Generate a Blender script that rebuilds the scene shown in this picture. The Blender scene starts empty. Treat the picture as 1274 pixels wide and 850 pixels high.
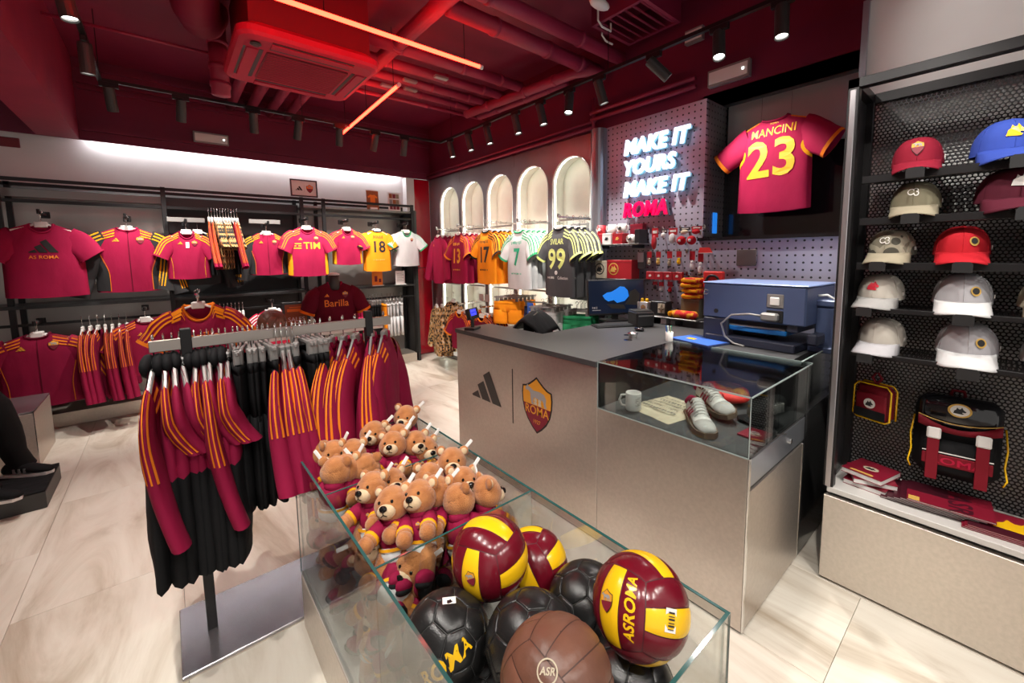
import bpy, bmesh, math, random
from math import sin, cos, pi, sqrt, tan, radians, atan2
from mathutils import Vector, Matrix, noise
random.seed(7)
scene = bpy.context.scene
COL = scene.collection

# ---------------------------------------------------------------- camera
def make_camera():
    heading, pitch, roll = radians(50.0403), radians(5.775), radians(-0.7335)
    f = Vector((cos(heading)*cos(pitch), sin(heading)*cos(pitch), -sin(pitch)))
    r = Vector((sin(heading), -cos(heading), 0)); u = r.cross(f)
    r2 = r*cos(roll) + u*sin(roll); u2 = -r*sin(roll) + u*cos(roll)
    cd = bpy.data.cameras.new('camera'); cd.sensor_width = 36
    cd.lens = 518.09*36/1274; cd.shift_x = -5.806/1274; cd.shift_y = -55.02/1274
    cd.clip_start = 0.02
    c = bpy.data.objects.new('camera', cd); COL.objects.link(c)
    m = Matrix((r2, u2, -f)).transposed().to_4x4(); m.translation = (0, 0, 1.6)
    c.matrix_world = m
    scene.camera = c
make_camera()
# ---------------------------------------------------------------- world, exposure
w = bpy.data.worlds.new('world'); scene.world = w; w.use_nodes = True
w.node_tree.nodes['Background'].inputs[0].default_value = (1.0, 0.95, 0.9, 1)
w.node_tree.nodes['Background'].inputs[1].default_value = 0.8
vs = scene.view_settings
vs.view_transform = 'Standard'; vs.look = 'None'; vs.gamma = 1; vs.use_curve_mapping = False
vs.exposure = 0.0
cy = scene.cycles
cy.max_bounces = 8; cy.transparent_max_bounces = 24; cy.caustics_reflective = False; cy.caustics_refractive = False
cy.sample_clamp_indirect = 4.0; cy.use_denoising = True

def spot(name, loc, target, power, angle=75, blend=.6, col=(1, .95, .88), size=.03, parent=None):
    ld = bpy.data.lights.new(name, 'SPOT'); ld.energy = power; ld.spot_size = radians(angle); ld.spot_blend = blend
    ld.color = col; ld.shadow_soft_size = size
    o = bpy.data.objects.new(name, ld); COL.objects.link(o)
    d = Vector(target) - Vector(loc)
    if parent:
        o.parent = parent; o.matrix_parent_inverse = parent.matrix_basis.inverted()
    o.rotation_euler = d.to_track_quat('-Z', 'Y').to_euler(); o.location = loc
    return o

# ---------------------------------------------------------------- mesh helpers
class MB:
    def __init__(s): s.v = []; s.f = []
    def add(s, vs, fs):
        n = len(s.v); s.v += [tuple(p) for p in vs]; s.f += [tuple(i+n for i in f) for f in fs]; return s
    def box(s, x0, x1, y0, y1, z0, z1, m=None):
        vs = [(x, y, z) for z in (z0, z1) for y in (y0, y1) for x in (x0, x1)]
        if m: vs = [m @ Vector(p) for p in vs]
        return s.add(vs, [(0,2,3,1),(4,5,7,6),(0,1,5,4),(2,6,7,3),(0,4,6,2),(1,3,7,5)])
    def cbox(s, x0, x1, y0, y1, z0, z1, b=.004, m=None):
        # chamfered box
        b = min(b, (x1-x0)/2.01, (y1-y0)/2.01, (z1-z0)/2.01)
        bm = bmesh.new(); bmesh.ops.create_cube(bm, size=1)
        for v in bm.verts:
            v.co = Vector((x0 if v.co.x < 0 else x1, y0 if v.co.y < 0 else y1, z0 if v.co.z < 0 else z1))
        bmesh.ops.bevel(bm, geom=bm.edges[:], offset=b, segments=1, affect='EDGES')
        vs = [m @ v.co if m else v.co.copy() for v in bm.verts]
        bm.verts.index_update()
        fs = [tuple(v.index for v in f.verts) for f in bm.faces]; bm.free()
        return s.add(vs, fs)
    def loft(s, rings, close=True, cap=True):
        n = len(rings[0]); vs = [p for r in rings for p in r]; fs = []
        for k in range(len(rings)-1):
            for i in range(n if close else n-1):
                j = (i+1) % n
                fs.append((k*n+i, k*n+j, (k+1)*n+j, (k+1)*n+i))
        if cap and close:
            fs.append(tuple(range(n-1, -1, -1))); fs.append(tuple((len(rings)-1)*n+i for i in range(n)))
        return s.add(vs, fs)
    def tube(s, pts, r, n=8, cap=True):
        pts = [Vector(p) for p in pts]; rings = []
        rr = r if isinstance(r, (list, tuple)) else [r]*len(pts)
        prev = None
        for i, p in enumerate(pts):
            a = pts[max(i-1, 0)]; b = pts[min(i+1, len(pts)-1)]; t = (b-a).normalized()
            if prev is None:
                e = Vector((0, 0, 1)) if abs(t.z) < .9 else Vector((1, 0, 0))
                u = t.cross(e).normalized()
            else:
                u = (prev - t*prev.dot(t)).normalized()
            prev = u; v = t.cross(u)
            rings.append([p + u*(rr[i]*cos(2*pi*k/n)) + v*(rr[i]*sin(2*pi*k/n)) for k in range(n)])
        return s.loft(rings, True, cap)
    def lathe(s, prof, n=24, m=None, cap=True):
        rings = [[Vector((r*cos(2*pi*k/n), r*sin(2*pi*k/n), z)) for k in range(n)] for r, z in prof]
        if m: rings = [[m @ p for p in r] for r in rings]
        return s.loft(rings, True, cap)
    def prism(s, poly, d0, d1, fr=None):
        # poly in local xy, extruded on z by d0..d1
        n = len(poly); vs = [Vector((x, y, d0)) for x, y in poly] + [Vector((x, y, d1)) for x, y in poly]
        if fr: vs = [fr @ p for p in vs]
        fs = [tuple(range(n-1, -1, -1)), tuple(range(n, 2*n))]
        fs += [(i, (i+1) % n, n+(i+1) % n, n+i) for i in range(n)]
        return s.add(vs, fs)
    def ell(s, c, r, n=14, m=8, rot=None):
        rings = []
        for k in range(1, m):
            t = pi*k/m
            rings.append([Vector((r[0]*sin(t)*cos(2*pi*i/n), r[1]*sin(t)*sin(2*pi*i/n), -r[2]*cos(t))) for i in range(n)])
        top = Vector((0, 0, r[2])); bot = Vector((0, 0, -r[2]))
        vs = [p for q in rings for p in q] + [bot, top]
        if rot: vs = [rot @ p for p in vs]
        c = Vector(c); vs = [p + c for p in vs]; fs = []
        for k in range(m-2):
            for i in range(n):
                j = (i+1) % n; fs.append((k*n+i, k*n+j, (k+1)*n+j, (k+1)*n+i))
        b = (m-1)*n
        for i in range(n):
            j = (i+1) % n; fs.append((b, j, i)); fs.append((b+1, (m-2)*n+i, (m-2)*n+j))
        return s.add(vs, fs)
    def grid(s, fn, nu, nv):
        vs = [fn(i/nu, j/nv) for j in range(nv+1) for i in range(nu+1)]
        fs = [(j*(nu+1)+i, j*(nu+1)+i+1, (j+1)*(nu+1)+i+1, (j+1)*(nu+1)+i) for j in range(nv) for i in range(nu)]
        return s.add(vs, fs)
    def xf(s, m, start=0):
        for i in range(start, len(s.v)): s.v[i] = tuple(m @ Vector(s.v[i]))
        return s

def mesh_obj(name, mb, mat, parent=None, smooth=False, weld=0, solid=0, loc=None):
    me = bpy.data.meshes.new(name); me.from_pydata(mb.v, [], mb.f)
    if weld:
        bm = bmesh.new(); bm.from_mesh(me); bmesh.ops.remove_doubles(bm, verts=bm.verts[:], dist=weld)
        bmesh.ops.recalc_face_normals(bm, faces=bm.faces[:]); bm.to_mesh(me); bm.free()
    if smooth:
        for p in me.polygons: p.use_smooth = True
    if mat: me.materials.append(M[mat] if isinstance(mat, str) else mat)
    me.update()
    o = bpy.data.objects.new(name, me); COL.objects.link(o)
    if smooth == 2:
        md = o.modifiers.new('subdivision', 'SUBSURF'); md.levels = 1; md.render_levels = 1
    if solid:
        md = o.modifiers.new('thickness', 'SOLIDIFY'); md.thickness = solid; md.offset = 0
    if parent: o.parent = parent
    if loc: o.location = loc
    return o
obj = mesh_obj

def tag(o, label, cat, group=None, kind=None):
    o['label'] = label; o['category'] = cat
    if group: o['group'] = group
    if kind: o['kind'] = kind
    return o
def thing(name, label, cat, loc=(0, 0, 0), rz=0, group=None, rot=None):
    o = bpy.data.objects.new(name, None); COL.objects.link(o); o.empty_display_size = .05
    o.location = loc; o.rotation_euler = rot if rot else (0, 0, rz)
    return tag(o, label, cat, group)
def struct(name, mb, mat, parent=None, smooth=False, label=None):
    o = mesh_obj(name, mb, mat, parent, smooth)
    if not parent:
        o['kind'] = 'structure'
        o['label'] = label; o['category'] = name.split('_')[0]
    return o
CH = {}
def children(o): return [c for c in COL.objects if c.parent == o]
def copy_tree(root, loc=None, rot=None, label=None, group=None, _p=None):
    kids = root.children
    c = root.copy(); COL.objects.link(c)
    if _p: c.parent = _p
    if loc is not None: c.location = loc
    if rot is not None: c.rotation_euler = rot
    if label: c['label'] = label
    if group: c['group'] = group
    for k in kids:
        k2 = copy_tree(k, _p=c)
    return c
FACE_Y = Matrix(((1,0,0),(0,0,-1),(0,1,0))).to_4x4()          # xy picture facing -Y
FACE_X = Matrix(((0,0,-1),(-1,0,0),(0,1,0))).to_4x4()         # xy picture facing -X
FLAT = Matrix.Identity(4)
def at(m, x, y, z):
    q = m.copy(); q.translation = (x, y, z); return q

_tc = {}
def text_geo(s, size=.1, bold=0.0, shear=0.0, sx=1.0, extrude=0.0, align='CENTER'):
    key = (s, size, bold, shear, sx, extrude, align)
    if key in _tc: return _tc[key]
    cu = bpy.data.curves.new('t', 'FONT'); cu.body = s; cu.size = size; cu.offset = bold*size; cu.shear = shear
    cu.extrude = extrude; cu.align_x = align; cu.align_y = 'CENTER'; cu.resolution_u = 3; cu.space_character = 1.0+bold*2
    o = bpy.data.objects.new('t', cu); COL.objects.link(o)
    dg = bpy.context.evaluated_depsgraph_get(); me = bpy.data.meshes.new_from_object(o.evaluated_get(dg))
    vs = [Vector((v.co.x*sx, v.co.y, v.co.z)) for v in me.vertices]; fs = [tuple(p.vertices) for p in me.polygons]
    bpy.data.objects.remove(o); bpy.data.curves.remove(cu); bpy.data.meshes.remove(me)
    _tc[key] = (vs, fs); return vs, fs
def text_obj(name, s, mat, parent, m, **k):
    vs, fs = text_geo(s, **k)
    return mesh_obj(name, MB().add([m @ v for v in vs], fs), mat, parent)

# flat emblems as lists of polygons in a unit square, y up
BARS = [[(1,0),(.63,.62),(.422,.499),(.72,0)], [(.66,0),(.43,.384),(.222,.263),(.38,0)], [(.32,0),(.231,.149),(.023,.028),(.04,0)]]
BARS = [[(x-.5, y-.28) for x, y in p] for p in BARS]
_half = [(0,.62),(.1,.54),(.22,.455),(.34,.39),(.46,.365),(.48,.2),(.465,0),(.41,-.2),(.3,-.38),(.15,-.53),(0,-.64)]
SHIELD = _half + [(-x, y) for x, y in reversed(_half[1:-1])]
def clip_y(poly, y, keep_low=True):
    out = []
    for i in range(len(poly)):
        a, b = poly[i], poly[(i+1) % len(poly)]
        ia = (a[1] <= y) == keep_low; ib = (b[1] <= y) == keep_low
        if ia: out.append(a)
        if ia != ib:
            t = (y-a[1])/(b[1]-a[1]); out.append((a[0]+t*(b[0]-a[0]), y))
    return out
SHIELD_LOW = clip_y([(x*.92, y*.92) for x, y in SHIELD], -.02)
SHIELD_IN = [(x*.92, y*.92) for x, y in SHIELD]
def circle(r, n=20, cx=0, cy=0): return [(cx+r*cos(2*pi*i/n), cy+r*sin(2*pi*i/n)) for i in range(n)]
WOLF = [(-.34,.26),(-.30,.33),(-.27,.27),(-.2,.25),(-.1,.2),(.08,.21),(.24,.18),(.31,.08),(.3,-.05),(.33,-.14),(.25,-.14),(.22,-.02),(.17,.04),(.13,-.05),(.16,-.14),(.08,-.14),(.05,.02),(-.08,.04),(-.12,-.06),(-.09,-.14),(-.17,-.14),(-.2,.0),(-.21,.12),(-.27,.17),(-.36,.17),(-.38,.21)]
def strokes(w, h, n, seed=1):
    # illegible small lettering: short uneven strokes in a row
    r = random.Random(seed); out = []; x = -w/2; st = w/n
    for i in range(n):
        a = r.uniform(.35, .8)*st; y0 = -h/2*r.uniform(.5, 1); y1 = h/2*r.uniform(.5, 1)
        out.append([(x, y0), (x+a, y0), (x+a, y1), (x, y1)]); x += st
    return out
def ringpoly(r, w, cx=0, cy=0, n=14, a0=0, a1=2*pi):
    out = []
    for i in range(n):
        t0 = a0+(a1-a0)*i/n; t1 = a0+(a1-a0)*(i+1)/n
        out.append([(cx+r*cos(t0), cy+r*sin(t0)), (cx+r*cos(t1), cy+r*sin(t1)), (cx+(r-w)*cos(t1), cy+(r-w)*sin(t1)), (cx+(r-w)*cos(t0), cy+(r-w)*sin(t0))])
    return out
MONOGRAM = ringpoly(.3, .08, -.22, 0, 12, .6, 5.6)+ringpoly(.22, .08, .15, .14, 12, -1.4, 3.4)+ringpoly(.22, .08, .18, -.16, 12, -3.4, 1.5)
WOLFHEAD = [(-.5,-.35),(-.42,.0),(-.3,.1),(-.22,.38),(-.08,.2),(.05,.24),(.14,.46),(.26,.2),(.38,.06),(.5,-.02),(.42,-.16),(.2,-.14),(.18,-.24),(.34,-.3),(.22,-.4)]
def decal(parent, name, polys, mat, m, size=1.0, d=0.0, place=None, th=0.0):
    mb = MB()
    for p in polys:
        if place: mb.add([place(x*size, y*size, d) for x, y in p], [tuple(range(len(p)))])
        elif th: mb.prism([(x*size, y*size) for x, y in p], d, d+th, m)
        else: mb.add([m @ Vector((x*size, y*size, d)) for x, y in p], [tuple(range(len(p)))])
    return mesh_obj(name, mb, mat, parent)
def crest(parent, m=None, size=.05, place=None, full=False, d=.0008, ymat='yellow_print', wname='crest'):
    a = decal(parent, wname, [SHIELD], 'dark_print', m, size, d, place)
    decal(a, 'crest_field', [SHIELD_IN], ymat, m, size, d*2, place)
    decal(a, 'crest_base', [SHIELD_LOW], 'maroon_print', m, size, d*3, place)
    decal(a, 'crest_figure', [[(x*.95, y*.9+.12) for x, y in WOLF]], 'grey_print', m, size, d*3, place)
    if full:
        mm = m
        t = text_obj('crest_lettering', 'ROMA', ymat, a, mm @ Matrix.Translation((0, -.14*size, d*4)), size=.27*size, bold=.01, sx=.95)
        text_obj('crest_lettering', '1927', ymat, a, mm @ Matrix.Translation((0, -.38*size, d*4)), size=.12*size)
        mb = MB()
        for cx_ in (-.03, .1):
            mb.add([mm @ Vector((p[0]*size, p[1]*size, d*4)) for p in circle(.045, 12, cx_, .1)], [tuple(range(12))])
            mb.add([mm @ Vector((p[0]*size, p[1]*size, d*4)) for p in [(cx_-.05,0.0),(cx_+.05,0.0),(cx_+.04,.06),(cx_-.04,.06)]], [(0,1,2,3)])
        obj('crest_twins', mb, 'cream', a)
    return a
# ---------------------------------------------------------------- materials
M = {}
def nm(name):
    m = bpy.data.materials.new(name); m.use_nodes = True; M[name] = m
    return m, m.node_tree, m.node_tree.nodes['Principled BSDF']
def nd(t, ty, **k):
    n = t.nodes.new(ty)
    for a, b in k.items(): setattr(n, a, b)
    return n
def plain(name, c, r=.5, metal=0, em=None, es=0, alpha=1, spec=None, coat=0):
    m, t, b = nm(name)
    b.inputs['Base Color'].default_value = (*c, 1); b.inputs['Roughness'].default_value = r; b.inputs['Metallic'].default_value = metal
    if em: b.inputs['Emission Color'].default_value = (*em, 1); b.inputs['Emission Strength'].default_value = es
    if coat: b.inputs['Coat Weight'].default_value = coat; b.inputs['Coat Roughness'].default_value = .1
    return m
def noisy(name, c1, c2, scale=8, r=.6, metal=0, bump=0, bscale=None, stretch=(1,1,1), detail=4, dist=.0, lo=.35, hi=.65, sheen=0, bdist=.01):
    m, t, b = nm(name)
    tc = nd(t, 'ShaderNodeTexCoord'); mp = nd(t, 'ShaderNodeMapping'); mp.inputs['Scale'].default_value = stretch
    t.links.new(tc.outputs['Object'], mp.inputs[0])
    n = nd(t, 'ShaderNodeTexNoise'); n.inputs['Scale'].default_value = scale; n.inputs['Detail'].default_value = detail; n.inputs['Distortion'].default_value = dist
    t.links.new(mp.outputs[0], n.inputs['Vector'])
    cr = nd(t, 'ShaderNodeValToRGB'); cr.color_ramp.elements[0].position = lo; cr.color_ramp.elements[1].position = hi
    cr.color_ramp.elements[0].color = (*c1, 1); cr.color_ramp.elements[1].color = (*c2, 1)
    t.links.new(n.outputs[0], cr.inputs[0]); t.links.new(cr.outputs[0], b.inputs['Base Color'])
    b.inputs['Roughness'].default_value = r; b.inputs['Metallic'].default_value = metal
    if sheen: b.inputs['Sheen Weight'].default_value = sheen; b.inputs['Sheen Roughness'].default_value = .5
    if bump:
        n2 = nd(t, 'ShaderNodeTexNoise'); n2.inputs['Scale'].default_value = bscale or scale*4; n2.inputs['Detail'].default_value = 3
        t.links.new(mp.outputs[0], n2.inputs['Vector'])
        bp = nd(t, 'ShaderNodeBump'); bp.inputs['Strength'].default_value = bump; bp.inputs['Distance'].default_value = bdist
        t.links.new(n2.outputs[0], bp.inputs['Height']); t.links.new(bp.outputs[0], b.inputs['Normal'])
    return m
def fabric(name, c, r=.8, k=.82, bump=.35, sheen=.0):
    m = noisy(name, tuple(x*k for x in c), c, scale=5, r=r, bump=bump, bscale=14, sheen=sheen, bdist=.012, stretch=(1, 1, .45))
    m.node_tree.nodes['Principled BSDF'].inputs['Specular IOR Level'].default_value = .18
    return m

def travertine():
    m, t, b = nm('travertine')
    tc = nd(t, 'ShaderNodeTexCoord'); mp = nd(t, 'ShaderNodeMapping'); mp.inputs['Scale'].default_value = (2.3, .6, 1); mp.inputs['Rotation'].default_value = (0, 0, radians(22))
    oi = nd(t, 'ShaderNodeObjectInfo'); ad = nd(t, 'ShaderNodeVectorMath', operation='ADD'); ml = nd(t, 'ShaderNodeVectorMath', operation='SCALE'); ml.inputs['Scale'].default_value = 3.0
    geo = nd(t, 'ShaderNodeNewGeometry'); cmb = nd(t, 'ShaderNodeCombineXYZ')
    t.links.new(oi.outputs['Random'], cmb.inputs[0]); t.links.new(cmb.outputs[0], ml.inputs[0])
    t.links.new(geo.outputs['Position'], ad.inputs[0]); t.links.new(ml.outputs[0], ad.inputs[1]); t.links.new(ad.outputs[0], mp.inputs[0])
    n = nd(t, 'ShaderNodeTexNoise'); n.inputs['Scale'].default_value = 1.6; n.inputs['Detail'].default_value = 9; n.inputs['Roughness'].default_value = .62; n.inputs['Distortion'].default_value = .9
    t.links.new(mp.outputs[0], n.inputs['Vector'])
    cr = nd(t, 'ShaderNodeValToRGB'); e = cr.color_ramp.elements
    e[0].position = .3; e[0].color = (.46, .375, .28, 1); e[1].position = .68; e[1].color = (.84, .79, .69, 1)
    x = e.new(.46); x.color = (.70, .63, .53, 1); x = e.new(.54); x.color = (.78, .72, .62, 1)
    t.links.new(n.outputs[0], cr.inputs[0]); t.links.new(cr.outputs[0], b.inputs['Base Color'])
    b.inputs['Roughness'].default_value = .38
travertine()
def holes_mat(name, base, hole, pitch, rad, rough=.5, metal=0, transparent=False, hexa=False, axes=('Y', 'Z')):
    m, t, b = nm(name)
    tc = nd(t, 'ShaderNodeTexCoord'); sp = nd(t, 'ShaderNodeSeparateXYZ'); t.links.new(tc.outputs['Object'], sp.inputs[0])
    def mth(op, a, bb=None, cc=None):
        n = nd(t, 'ShaderNodeMath', operation=op)
        for i, q in enumerate((a, bb, cc)):
            if q is None: continue
            if isinstance(q, (int, float)): n.inputs[i].default_value = q
            else: t.links.new(q, n.inputs[i])
        return n.outputs[0]
    U, V = sp.outputs[axes[0]], sp.outputs[axes[1]]
    px, py = (pitch, pitch*1.732) if hexa else (pitch, pitch)
    def lat(ox, oy):
        a = mth('MULTIPLY', mth('SUBTRACT', mth('FRACT', mth('ADD', mth('DIVIDE', U, px), ox)), .5), px)
        c = mth('MULTIPLY', mth('SUBTRACT', mth('FRACT', mth('ADD', mth('DIVIDE', V, py), oy)), .5), py)
        return mth('SQRT', mth('ADD', mth('MULTIPLY', a, a), mth('MULTIPLY', c, c)))
    d = lat(0, 0)
    if hexa: d = mth('MINIMUM', d, lat(.5, .5))
    k = mth('LESS_THAN', d, rad)
    b.inputs['Roughness'].default_value = rough; b.inputs['Metallic'].default_value = metal
    b.inputs['Base Color'].default_value = (*base, 1)
    if transparent:
        out = t.nodes['Material Output']; mx = nd(t, 'ShaderNodeMixShader'); tr = nd(t, 'ShaderNodeBsdfTransparent')
        t.links.new(k, mx.inputs[0]); t.links.new(b.outputs[0], mx.inputs[1]); t.links.new(tr.outputs[0], mx.inputs[2]); t.links.new(mx.outputs[0], out.inputs[0])
    else:
        mc = nd(t, 'ShaderNodeMix', data_type='RGBA'); mc.inputs['A'].default_value = (*base, 1); mc.inputs['B'].default_value = (*hole, 1)
        t.links.new(k, mc.inputs['Factor']); t.links.new(mc.outputs['Result'], b.inputs['Base Color'])
def glass(name, tint=(.93, .97, .95), refl=.55, base=.05):
    m, t, b = nm(name); t.nodes.remove(b); out = t.nodes['Material Output']
    tr = nd(t, 'ShaderNodeBsdfTransparent'); tr.inputs[0].default_value = (*tint, 1)
    gl = nd(t, 'ShaderNodeBsdfGlossy'); gl.inputs['Roughness'].default_value = .01
    lw = nd(t, 'ShaderNodeLayerWeight'); lw.inputs['Blend'].default_value = .25
    mu = nd(t, 'ShaderNodeMath', operation='MULTIPLY_ADD'); mu.inputs[1].default_value = refl; mu.inputs[2].default_value = base
    t.links.new(lw.outputs['Fresnel'], mu.inputs[0])
    mx = nd(t, 'ShaderNodeMixShader'); t.links.new(mu.outputs[0], mx.inputs[0]); t.links.new(tr.outputs[0], mx.inputs[1]); t.links.new(gl.outputs[0], mx.inputs[2]); t.links.new(mx.outputs[0], out.inputs[0])
def spots_mat(name, c1, c2, c3, scale=30):
    m, t, b = nm(name)
    tc = nd(t, 'ShaderNodeTexCoord'); v = nd(t, 'ShaderNodeTexVoronoi'); v.inputs['Scale'].default_value = scale
    t.links.new(tc.outputs['Object'], v.inputs['Vector'])
    cr = nd(t, 'ShaderNodeValToRGB'); cr.color_ramp.interpolation = 'CONSTANT'; e = cr.color_ramp.elements
    e[0].position = 0; e[0].color = (*c1, 1); e[1].position = .45; e[1].color = (*c2, 1); x = e.new(.75); x.color = (*c3, 1)
    t.links.new(v.outputs['Distance'], cr.inputs[0]); t.links.new(cr.outputs[0], b.inputs['Base Color']); b.inputs['Roughness'].default_value = .8

noisy('red_paint', (.16, .005, .030), (.20, .007, .038), 2, .6)
noisy('red_pipe', (.25, .014, .048), (.32, .018, .058), 3, .55)
noisy('red_wall', (.12, .003, .026), (.15, .005, .032), 2, .6)
plain('red_gloss', (.42, .0, .012), .12, coat=.5)
plain('red_plastic', (.5, .010, .045), .6)
plain('red_plastic_dark', (.17, .004, .012), .5)
noisy('white_wall', (.68, .67, .66), (.74, .73, .72), 2.5, .6, bump=.05, bscale=30)
noisy('steel_panel', (.36, .34, .32), (.42, .395, .37), 3, .42, .75, stretch=(1, 1, .15))
noisy('counter_metal', (.50, .445, .40), (.56, .50, .45), 60, .33, .85, stretch=(1, 1, 1), lo=.3, hi=.7)
noisy('base_metal', (.60, .54, .47), (.66, .59, .52), 60, .42, .6)
noisy('niche', (.78, .76, .67), (.85, .83, .74), 5, .6)
noisy('arch_wall', (.25, .24, .25), (.29, .28, .29), 4, .38, .7, stretch=(1, 1, .2))
plain('pillar_metal', (.42, .45, .5), .3, .85)
holes_mat('pegboard', (.48, .48, .60), (.05, .05, .06), .05, .0075, .45, .5)
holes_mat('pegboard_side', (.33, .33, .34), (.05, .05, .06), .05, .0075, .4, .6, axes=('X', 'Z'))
holes_mat('perforated', (.018, .016, .018), (0, 0, 0), .0165, .0062, .45, .4, True, True)
holes_mat('perforated_shelf', (.014, .013, .014), (0, 0, 0), .0165, .0052, .45, .4, True, True, axes=('X', 'Y'))
plain('black_metal', (.018, .017, .018), .4, .5)
plain('black_satin', (.02, .02, .021), .35)
plain('black_gloss', (.01, .01, .012), .08, coat=.3)
plain('dark_panel', (.022, .021, .022), .5)
plain('grey_metal', (.22, .21, .2), .4, .8)
plain('chrome', (.7, .69, .67), .18, 1)
plain('rack_metal', (.36, .32, .29), .32, .9)
noisy('rack_base', (.36, .34, .36), (.44, .42, .44), 6, .22, .75)
plain('white_plastic', (.75, .73, .7), .4)
plain('grey_plastic', (.27, .26, .25), .35, .3)
plain('desk_top', (.055, .055, .057), .45)
glass('glass', (.965, .985, .975), .5, .03)
glass('glass_case', (.92, .95, .94), .75, .06)
plain('glass_edge', (.02, .09, .085), .1, coat=.5)
plain('led_white', (1, 1, 1), .5, em=(.95, .98, 1), es=16)
plain('led_arch', (1, 1, 1), .5, em=(.96, 1, .90), es=8)
plain('lamp_lens', (1, 1, 1), .5, em=(1, .95, .88), es=14)
plain('neon_red', (.8, .1, .05), .4, em=(1, .016, .007), es=32)
plain('sign_white', (.9, .9, .95), .4, em=(.72, .82, 1), es=2.2)
plain('sign_red', (.7, .0, .06), .4, em=(.85, .0, .07), es=1.0)
plain('sign_side', (.25, .5, .6), .4)
MAROON = (.20, .008, .032)
fabric('maroon', (.27, .007, .046)); fabric('maroon_dark', (.125, .004, .02)); fabric('maroon_bright', (.36, .009, .058))
fabric('maroon_red', (.45, .012, .045))
fabric('orange', (.85, .22, .015)); fabric('orange_bright', (.95, .30, .01)); fabric('yellow_fab', (.85, .38, .01))
fabric('black_fab', (.009, .009, .010), k=.75); fabric('charcoal', (.032, .032, .034)); fabric('grey_fab', (.085, .085, .09))
fabric('white_fab', (.66, .66, .66)); fabric('grey_light', (.33, .32, .31)); fabric('green_fab', (.03, .33, .13)); fabric('mint', (.45, .62, .55))
fabric('cream', (.60, .52, .38)); fabric('navy', (.03, .05, .14)); fabric('blue_fab', (.035, .07, .35)); fabric('olive', (.20, .18, .12)); fabric('khaki', (.32, .28, .20))
fabric('red_fab', (.5, .015, .025)); fabric('silver_fab', (.45, .44, .46)); fabric('cap_maroon', (.26, .012, .03)); fabric('cap_plum', (.09, .012, .025)); fabric('off_white', (.52, .48, .42))
spots_mat('leopard', (.015, .012, .01), (.5, .28, .1), (.62, .5, .36), 26)
spots_mat('camo', (.06, .055, .04), (.30, .27, .2), (.16, .14, .1), 16)
noisy('mix_scarf', (.65, .02, .02), (.9, .42, .02), 18, .85, bump=.5, lo=.45, hi=.55)
noisy('fur', (.34, .115, .028), (.50, .20, .062), 22, .95, bump=.9, bscale=260, bdist=.004, sheen=.3)
noisy('fur_light', (.58, .42, .25), (.68, .52, .34), 30, .95, bump=.7, bscale=260, bdist=.003, sheen=.2)
plain('eye_black', (.006, .005, .005), .12)
for nme, c in dict(yellow_print=(.75, .33, .02), orange_print=(.9, .24, .02), maroon_print=(.2, .008, .025), dark_print=(.02, .015, .014), black_print=(.012, .012, .012), grey_print=(.34, .32, .31), white_print=(.78, .76, .72), lime_print=(.72, .78, .25), green_print=(.02, .38, .2), gold_print=(.62, .38, .08), red_print=(.55, .01, .03), brown_print=(.32, .1, .03), charcoal_print=(.045, .043, .038), blue_print=(.03, .12, .5)).items():
    plain(nme, c, .6)
noisy('ball_maroon', (.12, .004, .012), (.15, .006, .016), 6, .22, bump=.03, bscale=160); noisy('ball_yellow', (.85, .48, .006), (.9, .54, .01), 6, .25, bump=.03, bscale=160)
noisy('ball_brown', (.13, .055, .035), (.19, .08, .05), 9, .42, bump=.12, bscale=60)
m, t, b = nm('ball_black'); b.inputs['Base Color'].default_value = (.012, .012, .012, 1); b.inputs['Roughness'].default_value = .27
_tc0 = nd(t, 'ShaderNodeTexCoord'); _v = nd(t, 'ShaderNodeTexVoronoi'); _v.inputs['Scale'].default_value = 420; _bp = nd(t, 'ShaderNodeBump'); _bp.inputs['Strength'].default_value = .25; _bp.inputs['Distance'].default_value = .0012
t.links.new(_tc0.outputs['Object'], _v.inputs['Vector']); t.links.new(_v.outputs['Distance'], _bp.inputs['Height']); t.links.new(_bp.outputs[0], b.inputs['Normal'])
plain('ball_core', (.09, .09, .088), .6); plain('ball_core_brown', (.06, .025, .018), .6); plain('ball_core_maroon', (.06, .003, .008), .5)
plain('press_blue', (.075, .105, .21), .42, .1); plain('press_dark', (.022, .026, .045), .4); plain('blue_bright', (.01, .16, .5), .35)
plain('rubber_gum', (.16, .11, .075), .6); plain('shoe_white', (.62, .6, .57), .55); plain('shoe_grey', (.40, .38, .36), .7)
plain('screen_dark', (.008, .012, .025), .15, em=(.01, .02, .05), es=.35); plain('screen_blue', (.0, .1, .4), .3, em=(.02, .22, .8), es=.9); plain('screen_violet', (.02, .02, .5), .3, em=(.05, .06, 1), es=1.6)
plain('paper', (.75, .73, .70), .7); plain('book_maroon', (.22, .008, .025), .4); plain('book_dark', (.06, .006, .014), .4); plain('box_red', (.42, .015, .025), .45); plain('box_cream', (.62, .54, .42), .5); plain('box_white', (.72, .7, .68), .45); plain('box_black', (.02, .02, .022), .4)
plain('tiger', (.55, .2, .05), .5)
plain('skin_grey', (.32, .31, .3), .5)
plain('acrylic', (.8, .8, .78), .15)
plain('frame_inner', (.06, .06, .062), .35, .3)
plain('concrete_panel', (.5, .5, .5), .45, .2)
fabric('turf_black', (.01, .01, .011), bump=1.0)
plain('crest_gold', (.72, .30, .015), .5); plain('edge_pale', (.35, .42, .41), .15); plain('press_lid', (.20, .28, .50), .3, .1); plain('red_bag', (.75, .03, .025), .6)
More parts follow.
